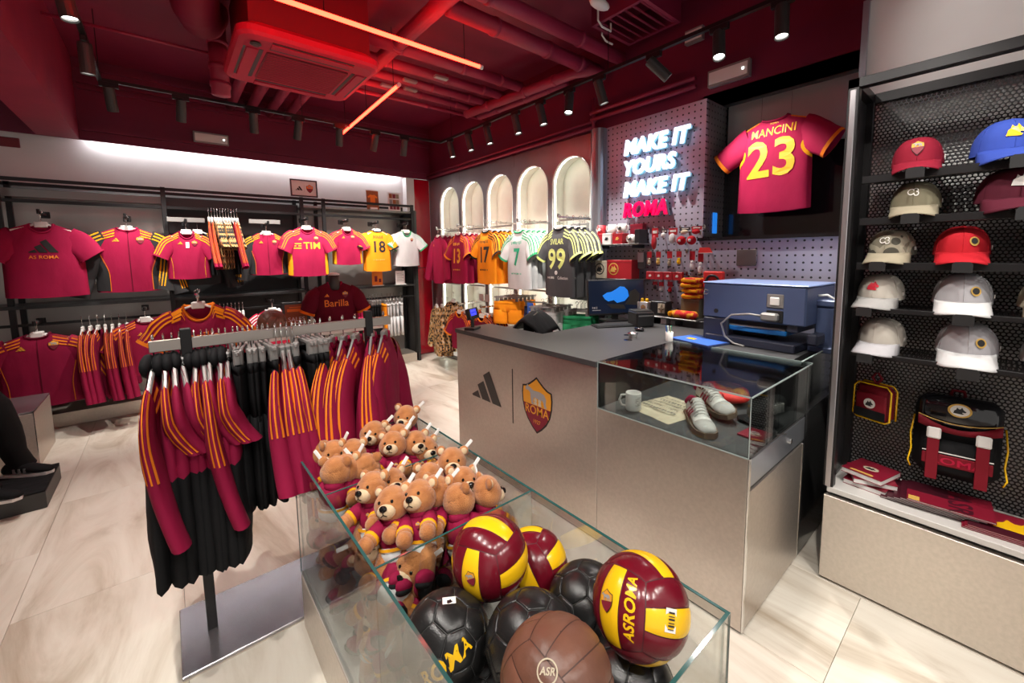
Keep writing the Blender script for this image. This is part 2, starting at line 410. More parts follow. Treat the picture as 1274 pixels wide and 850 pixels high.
plain('num_yellow', (.88, .42, .015), .55); plain('top_pale', (.62, .6, .57), .4); fabric('book_cloth', (.20, .008, .018), r=.6)
plain('steel_strip', (.5, .48, .5), .28, .9)
# ---------------------------------------------------------------- the room
H_SOF, H_CEIL = 2.81, 3.6
fl = struct('floor', MB().box(-2.7, 3.7, -2.2, 6.4, -.12, -.012), 'grey_metal', label='pale travertine tiled floor of the shop')
tw, tl = .6, 1.2
k = 0
tile_mesh = None
for i in range(-5, 7):
    for j in range(-2, 6):
        x0 = i*tw - .05; y0 = j*tl - .25 + (.6 if i % 2 else 0)
        if tile_mesh is None:
            o = obj('floor_tile', MB().cbox(.0008, tw-.0008, .0008, tl-.0008, -.012, 0, .0008), 'travertine', fl); tile_mesh = o.data
        else:
            o = bpy.data.objects.new('floor_tile', tile_mesh); COL.objects.link(o); o.parent = fl
        o.location = (x0, y0, 0)
struct('ceiling', MB().box(-2.7, 3.7, -2.2, 6.4, H_CEIL, H_CEIL+.1), 'red_paint', label='dark red painted ceiling')
struct('wall_left', MB().box(-2.7, 3.05, 6.25, 6.4, 0, 3.0), 'white_wall', label='white display wall behind the kit shelves')
b = struct('trim_1', MB().box(-2.7, 3.5, 6.10, 6.125, H_SOF, H_CEIL).box(-2.7, 3.5, 6.125, 6.4, 3.0, H_CEIL), 'red_wall', label='dark red bulkhead above the white display wall')
mb = MB()
for z in (2.9, 3.3, 3.36, 3.5): mb.box(-.55, 3.33, 6.075, 6.1, z, z+.03)
obj('moulding', mb, 'red_wall', b)
tag(obj('led_strip', MB().box(-.52, 2.86, 6.15, 6.235, 2.86, 2.875), 'led_white'), 'white light strip tucked behind the bulkhead above the kit wall', 'light')
struct('wall_side', MB().box(-2.8, -2.7, -2.2, 6.4, 0, H_CEIL), 'white_wall', label='plain white side wall beyond the mannequin')
struct('trim_2', MB().box(-.86, -.57, -2.2, 6.10, H_SOF, H_CEIL), 'red_pipe', label='dark red ceiling beam dropping over the white wall')
# arch wall ------------------------------------------------------------
XW = 3.33; AR = .272; AT = 2.63
CEN = [5.535 - .6175*i for i in range(5)]
mb = MB()
ZT = 2.81; ys = [6.13] ; zspring = AT - AR
def quad(mb, pts): mb.add(pts, [tuple(range(len(pts)))])
prev = 6.13
for c in CEN:
    quad(mb, [(XW, prev, 0), (XW, c+AR, 0), (XW, c+AR, ZT), (XW, prev, ZT)]); prev = c-AR
    N = 20
    for q in range(N):
        a0, a1 = pi*q/N, pi*(q+1)/N
        quad(mb, [(XW, c+AR*cos(a0), zspring+AR*sin(a0)), (XW, c+AR*cos(a1), zspring+AR*sin(a1)), (XW, c+AR*cos(a1), ZT), (XW, c+AR*cos(a0), ZT)])
    quad(mb, [(XW, c+AR, 0), (XW, c-AR, 0), (XW, c-AR, .06), (XW, c+AR, .06)])
quad(mb, [(XW, prev, 0), (XW, 2.76, 0), (XW, 2.76, ZT), (XW, prev, ZT)])
wr = struct('wall_right', mb, 'arch_wall', label='grey metal wall with five arched niches')
for i, c in enumerate(CEN):
    out = [(c+AR, .06)] + [(c+AR*cos(pi*q/20), zspring+AR*sin(pi*q/20)) for q in range(21)] + [(c-AR, .06)]
    mb = MB()
    n = len(out)
    mb.add([(XW, y, z) for y, z in out] + [(XW+.17, y, z) for y, z in out], [(q, q+1, n+q+1, n+q) for q in range(n-1)] + [tuple(range(n, 2*n))])
    nb = obj('niche', mb, 'niche', wr)
    mb = MB(); ins = [(c+(y-c)*.965, zspring+(z-zspring)*.965 if z > zspring else z) for y, z in out]
    mb.add([(XW-.004, y, z) for y, z in out] + [(XW-.004, y, z) for y, z in ins] + [(XW+.02, y, z) for y, z in ins], [(q, q+1, n+q+1, n+q) for q in range(n-1)] + [(n+q, n+q+1, 2*n+q+1, 2*n+q) for q in range(n-1)])
    obj('rim', mb, 'white_plastic', nb)
    mb = MB(); mb.add([(XW+.025, y, z) for y, z in ins] + [(XW+.045, y, z) for y, z in ins], [(q, q+1, n+q+1, n+q) for q in range(n-1)]); obj('light_strip', mb, 'led_arch', nb)
mb = MB()
for y in (5.23, 3.99): mb.box(XW-.002, XW, y-.002, y+.002, 2.66, ZT)
obj('panel_joint', mb, 'grey_metal', wr)
struct('trim_3', MB().box(3.33, 3.6, .5, 6.2, 2.8, H_CEIL), 'red_wall', label='dark red upper wall over the arches and the pegboard')
mb = MB()
mb.tube([(3.29, 6.1, 2.83), (3.29, 2.7, 2.83)], .018); mb.tube([(3.29, 6.1, 2.885), (3.29, 2.7, 2.885)], .012); mb.tube([(3.28, 2.75, 2.9), (3.28, 1.7, 2.9)], .02); mb.tube([(3.27, 2.75, 2.96), (3.27, 1.7, 2.96)], .02); mb.tube([(3.28, 2.72, 2.76), (3.28, 2.72, 3.1)], .015)
tag(obj('conduit_pipes', mb, 'red_pipe', None, True), 'thin dark red conduits running along the top of the arch wall', 'pipe')
# red column in the corner
rc = struct('wall_corner', MB().box(3.06, 3.33, 6.14, 6.25, 0, H_SOF), 'red_plastic_dark', label='glossy red corner panel beside the first arch')
obj('panel', MB().cbox(3.06, 3.328, 6.125, 6.14, .02, 1.41, .003), 'red_gloss', rc); obj('panel', MB().cbox(3.06, 3.328, 6.125, 6.14, 1.425, 2.8, .003), 'red_gloss', rc)
struct('trim_4', MB().box(2.93, 3.06, 6.12, 6.25, 0, H_SOF), 'white_wall', label='narrow pale post between the white wall and the red panel')
# pegboard section ------------------------------------------------------
pw = struct('wall_pegboard', MB().box(XW, 3.36, 1.63, 2.6, .0, 2.8).box(XW, 3.36, .5, 1.63, 0, 1.72), 'pegboard', label='grey pegboard wall behind the counter')
obj('niche_side', MB().box(3.36, 3.70, 1.63, 1.66, 1.7, 2.82), 'pegboard_side', pw); obj('niche_back', MB().box(3.68, 3.70, .5, 1.63, 1.7, 2.82), 'black_gloss', pw)
obj('niche_back_panel', MB().box(3.672, 3.68, .62, 1.61, 2.38, 2.8), 'concrete_panel', pw)
obj('niche_top', MB().box(XW, 3.70, .5, 1.66, 2.8, 2.82), 'frame_inner', pw); obj('niche_sill', MB().box(3.30, 3.70, .5, 1.66, 1.695, 1.72), 'black_gloss', pw)
obj('niche_side', MB().box(3.36, 3.70, .56, .6, 1.7, 2.82), 'white_wall', pw)
tag(obj('wall_socket_plate', MB().cbox(3.322, 3.33, 1.22, 1.36, 1.5, 1.62, .003), 'grey_metal', None), 'blank grey cover plate on the pegboard above the blue press', 'plate')
struct('trim_5', MB().lathe([(.075, 0), (.075, 2.8)], 20, Matrix.Translation((3.31, 2.68, 0))).box(3.3, 3.36, 2.6, 2.76, 0, 2.8), 'pillar_metal', label='rounded steel pillar between the last arch and the pegboard')
# wall above and behind the cap cabinet --------------------------------
struct('wall_cap', MB().box(2.72, 3.3, -2.2, .55, 0, H_SOF), 'white_wall', label='pale wall above the cap cabinet')
struct('trim_6', MB().box(2.70, 2.735, .535, .56, 2.3, H_SOF), 'pillar_metal', label='bright metal edge strip on the end of the pale wall')
struct('trim_7', MB().box(2.66, 3.5, -2.2, .52, H_SOF, H_CEIL), 'red_wall', label='dark red bulkhead over the cap cabinet wall')

# ---------------------------------------------------------------- ceiling services
def pipe(label, pts, r, group=None, mat='red_pipe', rings=True):
    t = thing('ceiling_pipe', label, 'pipe', pts[0], 0, group)
    p0 = Vector(pts[0]); mb = MB().tube([Vector(p)-p0 for p in pts], r, 14); obj('pipe', mb, mat, t, True)
    if rings:
        a, b_ = Vector(pts[0])-p0, Vector(pts[1])-p0
        for q in (.25, .6, .85):
            c = a.lerp(b_, q); d = (b_-a).normalized()*.02; obj('clamp', MB().tube([c-d, c+d], r*1.12, 14), mat, t, True)
    return t
G = 'dark red pipes under the ceiling'
pipe('thick dark red pipe crossing under the ceiling to the vent grille', [(1.66, 2.69, 3.35), (3.3, 2.71, 3.35)], .062)
pipe('thick dark red pipe running beside the vent grille towards the pegboard wall', [(-.4, 2.43, 3.36), (3.3, 2.42, 3.36)], .055)
pipe('thick dark red pipe with a joint crossing beside the air conditioner', [(1.62, .2, 3.37), (1.62, 4.0, 3.37)], .06)
for y, r in ((3.47, .05), (3.78, .045), (4.06, .04), (4.32, .035)):
    pipe('dark red pipe in the row beyond the red neon tube', [(1.2, y, 3.36), (3.0, y, 3.36)], r, 'row of dark red pipes beyond the neon')
pipe('thin dark red pipe nearest the corner of the track lights', [(1.2, 4.55, 3.34), (3.3, 4.5, 3.34)], .022)
pipe('dark red pipe laid across the row of pipes by the track lights', [(2.93, 4.4, 3.31), (3.1, 2.8, 3.31), (3.16, 2.66, 3.3), (3.3, 2.6, 3.27)], .05)
pipe('second dark red pipe laid across the row of pipes over the arches', [(3.12, 4.4, 3.32), (3.2, 3.0, 3.3)], .042)
for x in (.72, .92, 1.12, 1.32):
    pipe('short dark red pipe passing behind the air conditioner', [(x, 4.1, 3.4), (x, 6.1, 3.4)], .05, 'short pipes behind the air conditioner', rings=False)
pipe('vertical dark red drain pipe beside the air conditioner', [(.48, 4.55, 3.6), (.48, 4.55, 3.02)], .07, rings=True)
pipe('slim red conduit crossing below the flexible duct', [(-.55, 4.58, 3.36), (.5, 4.58, 3.36)], .012, rings=False)
t = thing('flexible_duct', 'corrugated dark flexible duct bending up beside the air conditioner', 'duct', (.3, 3.9, 3.4))
mb = MB()
pts = [Vector((-.06, -.7, .12)), Vector((-.03, -.35, .06)), Vector((0, 0, .0)), Vector((.05, .22, .03)), Vector((.1, .36, .16))]
path = []
for q in range(60):
    s = q/59*(len(pts)-1); i = min(int(s), len(pts)-2); path.append(pts[i].lerp(pts[i+1], s-i))
mb.tube(path, [.135+.012*(q % 2) for q in range(60)], 18); obj('duct', mb, 'red_paint', t, True)
# air conditioner cassette
t = thing('air_conditioner', 'red painted ceiling cassette air conditioner with grille and flap slots', 'air conditioner', (.93, 3.72, 3.05))
def rrect(w, h, r, n=6):
    out = []
    for cx_, cy_, a0 in ((w/2-r, h/2-r, 0), (-w/2+r, h/2-r, 90), (-w/2+r, -h/2+r, 180), (w/2-r, -h/2+r, 270)):
        out += [(cx_+r*cos(radians(a0+90*q/n)), cy_+r*sin(radians(a0+90*q/n))) for q in range(n+1)]
    return out
mb = MB(); o_ = rrect(.94, .92, .1)
rings = [[Vector((x*sc, y*sc, z)) for x, y in o_] for sc, z in ((.9, .1), (1.0, .06), (1.0, .02), (.97, 0), (.9, -.012))]
mb.loft(rings); obj('panel', mb, 'red_plastic', t)
obj('casing', MB().box(-.40, .40, -.40, .40, .08, .52), 'red_plastic_dark', t)
obj('grille', MB().prism(rrect(.56, .52, .02), -.02, -.008), 'red_plastic_dark', t)
mb = MB()
for q in range(-8, 9): mb.box(-.27, .27, q*.03-.004, q*.03+.004, -.024, -.02)
obj('grille_bar', mb, 'red_plastic', t)['kind'] = 'stuff'
for q in range(4):
    R_ = Matrix.Rotation(q*pi/2, 4, 'Z')
    f = obj('flap', MB().box(-.27, .27, .335, .40, -.022, -.01, R_), 'red_plastic', t)
    obj('slot', MB().box(-.27, .27, .30, .325, -.0145, -.006, R_).box(-.27, .27, .405, .42, -.0145, -.006, R_), 'black_satin', f)
obj('sensor', MB().lathe([(.03, 0), (.035, -.012), (.02, -.02)], 16, Matrix.Translation((-.36, -.35, -.01))), 'black_satin', t)
# neon tubes
def neon(label, a, b):
    t = thing('neon_tube', label, 'light', a)
    a = Vector(a); b = Vector(b); d = b-a
    obj('tube', MB().tube([(0,0,0), d], .014, 10), 'neon_red', t, True)
    obj('end_cap', MB().tube([-d.normalized()*.03, (0,0,0)], .017, 10), 'white_plastic', t); obj('end_cap', MB().tube([d, d+d.normalized()*.03], .017, 10), 'white_plastic', t)
    for q in (.06, .5, .94): c = d*q; obj('wire', MB().tube([c+Vector((0,0,.01)), Vector((c.x, c.y, H_CEIL-a.z))], .003, 5), 'black_metal', t)
neon('long glowing red neon tube hung in front of the air conditioner', (-.3, 2.85, 3.1), (2.03, 2.85, 3.1))
neon('short glowing red neon tube hung beyond the air conditioner', (1.66, 3.55, 3.08), (1.7, 5.15, 3.05))
# vent grille, emergency lights, hangers
t = thing('vent_grille', 'dark red louvred vent grille on the ceiling by the pegboard wall', 'vent', (2.98, 2.05, 3.42))
obj('frame', MB().box(-.22, .22, -.24, -.21, -.02, .18).box(-.22, .22, .21, .24, -.02, .18).box(-.25, -.22, -.24, .24, -.02, .18).box(.22, .25, -.24, .24, -.02, .18), 'red_paint', t)
for q in range(6): obj('slat', MB().box(-.22, .22, -.03, .03, -.004, .004, Matrix.Translation((0, -.18+q*.072, 0)) @ Matrix.Rotation(.6, 4, 'X')), 'red_paint', t)
def sign_box(label, m, w, h):
    t = thing('emergency_light', label, 'light', m.translation); m = m.copy(); m.translation = (0,0,0)
    obj('housing', MB().prism([(-w/2,-h/2),(w/2,-h/2),(w/2,h/2),(-w/2,h/2)], 0, .04, m), 'grey_plastic', t)
    obj('diffuser', MB().prism([(-w*.46,-h*.36),(w*.46,-h*.36),(w*.46,h*.36),(-w*.46,h*.36)], .04, .046, m), 'white_plastic', t)
    obj('indicator', MB().prism(circle(.008, 8, w*.36, -.0), .046, .049, m), 'led_arch', t)
sign_box('flat pale emergency light on the red bulkhead over the kit wall', at(FACE_Y, .51, 6.10, 2.985), .33, .12)
sign_box('flat pale emergency light above the framed shirt niche', at(FACE_X, 3.33, 1.46, 2.92), .3, .12)
sign_box('small pale emergency light on the upper wall by the vent grille', at(FACE_X, 3.3, 1.72, 3.28), .14, .1)
tag(obj('wall_plaque', MB().cbox(-1.3, -.99, 6.235, 6.25, 2.69, 2.78, .004), 'red_plastic_dark'), 'dark red plaque high on the white wall beyond the beam', 'plaque')
t = thing('ceiling_sensor', 'white oval sensor clipped near the vent grille', 'sensor', (2.47, 2.0, 3.35))
obj('housing', MB().ell((0,0,0), (.1, .045, .03)), 'white_plastic', t, True); obj('bracket', MB().box(-.01, .01, -.01, .01, .02, .25), 'white_plastic', t)
t = thing('ceiling_bracket', 'bent white wire bracket hanging by the vent grille', 'bracket', (2.7, 2.2, 3.4))
obj('wire', MB().tube([(0,0,.2), (0,0,0), (.05,0,-.03), (.16,0,-.03), (.16,0,.03)], .008, 6).tube([(.2,.12,.2), (.2,.12,0), (.25,.12,-.03), (.34,.12,-.03)], .008, 6), 'white_plastic', t)
for xx, yy in ((1.95, 3.9), (2.15, 3.65), (2.05, 4.1), (1.83, 4.15)):
    tag(obj('pipe_tag', MB().cbox(-.07, .07, -.025, .025, -.012, .012, .004), 'grey_plastic', None, loc=(xx, yy, 3.3)), 'small pale tag strapped under the row of ceiling pipes', 'tag', 'pale tags on the ceiling pipes')
# ---------------------------------------------------------------- track lights
ZTR = 3.06; XT, YT = 2.83, 4.87
t = thing('light_track', 'black ceiling light track running round the shop', 'track', (XT, YT, ZTR))
for nme, (x0, x1, y0, y1) in dict(a=(-.3-XT, .015, -.015, .015), b=(-.015, .015, -4.25, .015), e=(-1.395, -1.365, -5.9, -3.1), c=(-.315-XT, -.285-XT, -5.9, .015), d=(-.3-XT, .015, -5.9, -5.87)).items():  # rails d and e are out of view, added to carry extra spotlights
    r_ = obj('rail', MB().box(x0, x1, y0, y1, -.012, .012), 'black_metal', t)
for x, y in ((-.3, 4.87), (1.2, 4.87), (2.83, 4.6), (2.83, 2.2), (2.83, .65), (-.3, 2.5), (-.3, .2), (1.45, 1.4), (1.45, 0)): obj('suspension_wire', MB().tube([(x-XT, y-YT, 0), (x-XT, y-YT, H_CEIL-ZTR)], .003, 5), 'black_metal', t)
HEAD = None
def head(x, y, target, power, label, lit=True, group=None, angle=70, fill=False):
    loc = Vector((x, y, ZTR-.02)); tg = Vector(target); d = (tg-loc).normalized()
    t = thing('track_spotlight', label, 'spotlight', loc, 0, group)
    obj('adapter', MB().cbox(-.06, .06, -.016, .016, -.03, .01, .004) if abs(y-YT) < .01 or y < -.5 else MB().cbox(-.016, .016, -.06, .06, -.03, .01, .004), 'black_metal', t)
    q = d.to_track_quat('-Z', 'Y').to_matrix().to_4x4(); q.translation = (0, 0, -.07)
    obj('stem', MB().tube([(0,0,-.02), (0,0,-.08)], .008, 8), 'black_metal', t)
    obj('lamp_body', MB().lathe([(.015, .05), (.036, .045), (.038, .03), (.038, -.14), (.036, -.145), (.031, -.138), (.031, -.12)], 18, q), 'charcoal_metal', t, False)
    obj('lens', MB().lathe([(.031, -.128), (.001, -.126)], 18, q), 'lamp_lens' if lit else 'black_gloss', t)
    if power:
        spot('bulb', (q @ Vector((0, 0, -.16))), (q @ Vector((0, 0, -2))), power, angle, .7, size=.025, parent=None).parent = t
plain('charcoal_metal', (.045, .046, .045), .45, .3)
PW = 105
GL = 'spotlights aimed at the kit wall'
for i, x in enumerate((-.25, .21, .76, 1.16, 1.57, 1.97, 2.33)):
    head(x, YT, (x+.12*(-1)**i, 5.75, 1.1), PW*1.05, 'black cylinder spotlight on the track along the kit wall', group=GL)
GR = 'spotlights aimed at the arches'
for i, y in enumerate((4.63, 4.22, 3.85, 3.36, 2.99)):
    head(XT, y, (3.05, y-.3, 1.3), PW*1.05, 'black cylinder spotlight on the track along the arches', group=GR)
head(XT, 2.62, (2.3, 2.3, .9), PW*.8, 'lit black spotlight over the counter between arches and sign')
head(XT, 2.29, (3.2, 2.0, 1.5), PW*.9, 'black spotlight aimed at the slogan sign shelves')
head(XT, 1.79, (3.45, 1.15, 2.2), PW*1.3, 'black spotlight tilted sharply towards the hung shirt', angle=45)
head(XT, 1.32, (2.2, .95, .8), PW*1.1, 'lit black spotlight pointing straight down over the glass case')
head(XT, .96, (2.5, .8, .8), PW*.9, 'lit black spotlight pointing down beside the cap cabinet')
GC = 'spotlights added above the till side'
for y, tg in ((1.4, (2.1, .9, .8)), (.9, (2.5, .25, 1.5)), (.3, (2.5, .2, 1.2)), (-.3, (2.5, .0, .9)), (.6, (2.72, -.3, 2.5))): head(1.45, y, tg, PW*(.22 if y == .6 else .5), 'unseen black spotlight added to light the cap cabinet side', group=GC)  # out-of-view heads added to light the caps, glass case and pale wall
for y, tg in ((1.52, (2.9, 3.1, 1.55)), (1.27, (2.9, 3.8, 1.55)), (1.12, (2.9, 4.7, 1.4))): head(1.45, y, tg, PW*1.2, 'unseen black spotlight added to light the arches from across', group='spotlights added to light the arches from across', angle=42)  # extra heads kept out of view, added to brighten the shirt fronts
GB = 'spotlights on the track beside the beam'
for y, tg in ((4.01, (-.3, 4.3, 0)), (3.2, (.1, 3.0, 0)), (2.3, (.2, 2.0, .6)), (1.4, (.6, 1.6, .7)), (.6, (.5, .8, .5)), (-.3, (.9, .9, .6))): head(-.3, y, tg, PW*(1.0 if y > 1.5 else .8), 'black spotlight on the track beside the ceiling beam', group=GB)  # heads nearest the camera are unseen, added to light floor and bin
GD = 'spotlights added near the shop front'
for x, tg in ((.4, (.6, .5, .6)), (1.1, (1.7, 1.4, .5)), (1.8, (1.9, .6, .5))): head(x, -1.0, tg, PW*.6, 'unseen black spotlight added near the shop front to light bin and counter', group=GD)  # unseen heads behind the camera, added to light counter front, bears and balls
# ---------------------------------------------------------------- garments
def lerp(a, b, t): return a+(b-a)*t
def sstep(a, b, x):
    t = max(0, min(1, (x-a)/(b-a))); return t*t*(3-2*t)
class Shirt:
    def __init__(s, W=.25, L=.64, sw=.2, sd=.055, nw=.075, nf=.075, T=.075, flare=1.04, seed=0, wr=.010, z0=-.10, sleeve='short', sa=None, sl=None, a0=.1, a1=.085, bend=.1, sb=None, hemT=1.0):
        s.__dict__.update(W=W, L=L, sw=sw, sd=sd, nw=nw, nf=nf, T=T, flare=flare, seed=seed, wr=wr, z0=z0, sleeve=sleeve, a0=a0, a1=a1, hemT=hemT, sb=sb or T*.46)
        s.sa = sa if sa is not None else (63 if sleeve == 'short' else 79); s.sl = sl if sl is not None else (.21 if sleeve == 'short' else .56); s.bend = bend
    def hw(s, v):
        if v > .7: return lerp(s.W, s.sw, sstep(.7, .97, v))
        return lerp(s.W*s.flare, s.W, v/.7)
    def top(s, u, back):
        x = abs(u)*s.sw
        if x < s.nw: return s.z0 - (s.nf if not back else .012)*sqrt(max(0, 1-(x/s.nw)**2))
        return s.z0 - s.sd*(x-s.nw)/(s.sw-s.nw)
    def surf(s, u, v, back=False, off=0):
        x = u*s.hw(v); zt = s.top(u, back); hem = s.z0-s.L+.012*u*u
        z = lerp(hem, zt, v)
        pr = max(0, 1-abs(u)**2.6)**.5
        d = s.T/2*lerp(s.hemT, 1, min(1, v*1.3))*pr*(.55+.45*sin(pi*min(1, .15+v*.75)))*lerp(1, .3, sstep(.86, 1, v))
        nz = noise.noise(Vector((x*7+s.seed*3.1, s.seed*1.7+(5 if back else 0), z*2.6)))+.5*noise.noise(Vector((x*15+s.seed, 9, z*8+s.seed)))
        d += nz*s.wr*pr*lerp(1.3, .4, v)
        d += off
        return Vector((x, d if back else -d, z))
    def inv(s, x, z, back=False):
        v = .5
        for _ in range(8):
            u = max(-1, min(1, x/s.hw(max(0, min(1, v))))); hem = s.z0-s.L+.012*u*u; v = (z-hem)/(s.top(u, back)-hem)
        return u, max(0, min(1, v))
    def place(s, cx, cz, back=False, off=.004):
        def f(x, y, d=0):
            u, v = s.inv(cx+x, cz+y, back); return s.surf(u, v, back, off+d)
        return f
    def sleeve_path(s):
        if hasattr(s, '_sp'): return s._sp
        N = 24; a1_ = radians(s.sa); a0_ = min(a1_, radians(22)); p = Vector((s.sw-.045, 0, s.z0-s.sd*.72-s.a0*.86)); out = []
        for k in range(N+1):
            t = k/N; an = lerp(a0_, a1_, sstep(0, .5 if s.sleeve == 'short' else .32, t))
            out.append((p.copy(), an)); p = p + Vector((cos(an), 0, -sin(an)))*((s.sl+.05)/N)
        s._sp = out; return out
    def sleeve_pt(s, side, t, phi, off=0):
        sp = s.sleeve_path(); k = min(max(t, 0), 1)*24; i = min(int(k), 23); fr = k-i
        c = sp[i][0].lerp(sp[i+1][0], fr) + Vector((0, -s.bend*.35*t*t, 0)); ang = lerp(sp[i][1], sp[i+1][1], fr)
        n = Vector((sin(ang), 0, cos(ang)))
        a = lerp(s.a0, s.a1, sstep(0, 1, t)**.8)+off; b = lerp(s.sb*.62, s.sb*1.05, sstep(0, .5, t))+off
        w = 1+.08*noise.noise(Vector((t*4+s.seed, phi*.8, side*3)))
        p = c + n*(a*cos(phi)*w) + Vector((0, 1, 0))*(b*sin(phi)*w)
        return Vector((p.x*side, p.y, p.z))

def shirt_parts(t, s, body='maroon', lower=None, split=.55, sleevem=None, sleeve2=None, collar=None, stripes=None, side=None, side_u=.74, piping=None, cuff=None, hem=None, zipm=None, decals=(), hanger=True, nu=16, nv=12, hood=None, backdecals=(), stripes_mode='front', stripe_end=.93, hookh=0.0, yoke_stripes=True, hanger_mat='white_plastic'):
    def torso(v0, v1, name, mat):
        mb = MB()
        mb.grid(lambda a, b: s.surf(a*2-1, lerp(v0, v1, b)), nu, nv); mb.grid(lambda a, b: s.surf(1-a*2, lerp(v0, v1, b), True), nu, nv)
        return obj(name, mb, mat, t, True, weld=.0006)
    if lower:
        torso(0, split, 'body', lower); torso(split, 1, 'yoke', body)
    else: torso(0, 1, 'body', body)
    ns = 12 if s.sleeve == 'long' else 8
    for sd in (-1, 1):
        mb = MB(); mb.loft([[s.sleeve_pt(sd, k/ns, 2*pi*i/12) for i in range(12)] for k in range(ns+1)], True, False)
        sl = obj('sleeve', mb, sleevem or body, t, True)
        if cuff:
            mb = MB(); mb.loft([[s.sleeve_pt(sd, k, 2*pi*i/12, .002) for i in range(12)] for k in ((.9, .95, 1.0) if s.sleeve == 'short' else (.94, .97, 1.0))], True, False); obj('cuff', mb, cuff, sl, True)
        if stripes:
            if stripes_mode == 'edge': rngs = [(math.asin(f-.085), math.asin(f+.085)) for f in (-.5, 0, .5)]
            elif stripes_mode == 'close': rngs = [(math.asin(f-.07), math.asin(f+.07)) for f in (-.3, 0, .3)]
            elif stripes_mode == 'mid': rngs = [(-math.acos(c-.055), -math.acos(c+.055)) for c in (.62, .3, -.02)]
            else: rngs = [(-math.acos(c-.06), -math.acos(c+.06)) for c in (.86, .58, .30)]
            for p0, p1 in rngs:
                obj('sleeve_stripe', MB().grid(lambda a, b: s.sleeve_pt(sd, lerp(.02, stripe_end, b), lerp(p0, p1, a), .0025), 2, ns*2), stripes, sl)
    if collar:
        mb = MB(); N = 20; pts = []
        for q in range(N+1):
            u = lerp(-1, 1, q/N)*s.nw/s.sw; p = s.surf(u, 1); p.y -= .004; pts.append(p)
        for q in range(N, -1, -1):
            u = lerp(-1, 1, q/N)*s.nw/s.sw; p = s.surf(u, 1, True); p.y += .004; pts.append(p)
        mb.tube(pts, .009, 6, False); obj('collar', mb, collar, t, True)
    if stripes and yoke_stripes:
        for sd in (-1, 1):
            for v in (.975, .93, .885):
                obj('shoulder_stripe', MB().grid(lambda a, b: s.surf(sd*lerp(.46, .93, a), v+(b-.5)*.020, False, .003), 6, 1), stripes, t)
    if side:
        for sd in (-1, 1):
            mb = MB()
            for bk in (False, True): mb.grid(lambda a, b: s.surf(sd*lerp(lerp(side_u, .93, sstep(.3, 1, b)), 1.0, a), lerp(.02, .74, b), bk, .0022), 3, 10)
            obj('side_panel', mb, side, t, True, weld=.003)
    if piping:
        for sd in (-1, 1): obj('piping', MB().grid(lambda a, b: s.surf(sd*(lerp(side_u, .93, sstep(.3, 1, b))-.012+a*.022), lerp(.02, .80, b), False, .0035), 1, 14), piping, t)
    if hem:
        mb = MB()
        for bk in (False, True): mb.grid(lambda a, b: s.surf(a*2-1, b*.018, bk, .002), nu, 1)
        obj('hem_band', mb, hem, t)
    if zipm:
        mb = MB(); mb.grid(lambda a, b: s.surf((a-.5)*.026, lerp(.01, .985, b), False, .004), 1, 14); obj('zip', mb, zipm, t)
    if hood:
        c = Vector((0, .02, s.z0-.0)); mb = MB(); mb.ell(c, (s.nw*1.35, s.T*.40, .045), 12, 7); obj('hood', mb, hood, t, True)
    for dset, bk in ((decals, False), (backdecals, True)):
        for d in dset:
            kind, x, z, sz, mt = d[:5]; pl = s.place(x, z, bk)
            if kind == 'bars': decal(t, 'chest_mark', BARS, mt, None, sz, 0, pl)
            elif kind == 'crest': crest(t, None, sz, pl, d=.0006, wname='chest_crest')
            elif kind == 'text':
                vs, fs = text_geo(d[5], size=sz, sx=d[6] if len(d) > 6 else 1, bold=d[7] if len(d) > 7 else .012)
                obj('print', MB().add([pl(v.x, v.y) for v in vs], fs), mt, t)
            elif kind == 'poly': decal(t, 'print', d[5], mt, None, sz, 0, pl)
    if hanger:
        mb = MB(); hk = []
        for q in range(9): a = radians(-60+q*30); hk.append((-.014*cos(a)*1.0, 0, -.004+.014*sin(a)))
        hk = [(.014*cos(radians(a)), 0, .006+.014*sin(radians(a))) for a in range(200, -91, -29)] + [(0, 0, -.03), (0, 0, s.z0+.02)]
        mb.tube(hk, .0026, 6); h = obj('hanger_hook', mb, 'chrome', t, True)
        mb = MB(); mb.tube([(-s.sw*.9, 0, s.z0-s.sd*.9-.01), (-.04, 0, s.z0-.004), (0, 0, s.z0+.012), (.04, 0, s.z0-.004), (s.sw*.9, 0, s.z0-s.sd*.9-.01)], .009, 6)
        mb.cbox(-.042, .042, -.012, .012, s.z0-.03, s.z0+.022, .006); obj('hanger', mb, hanger_mat, t)
    return t
def shirt(name, label, loc, rz, sh, cat='shirt', group=None, **k):
    t = thing(name, label, cat, loc, rz, group); return shirt_parts(t, sh, **k)

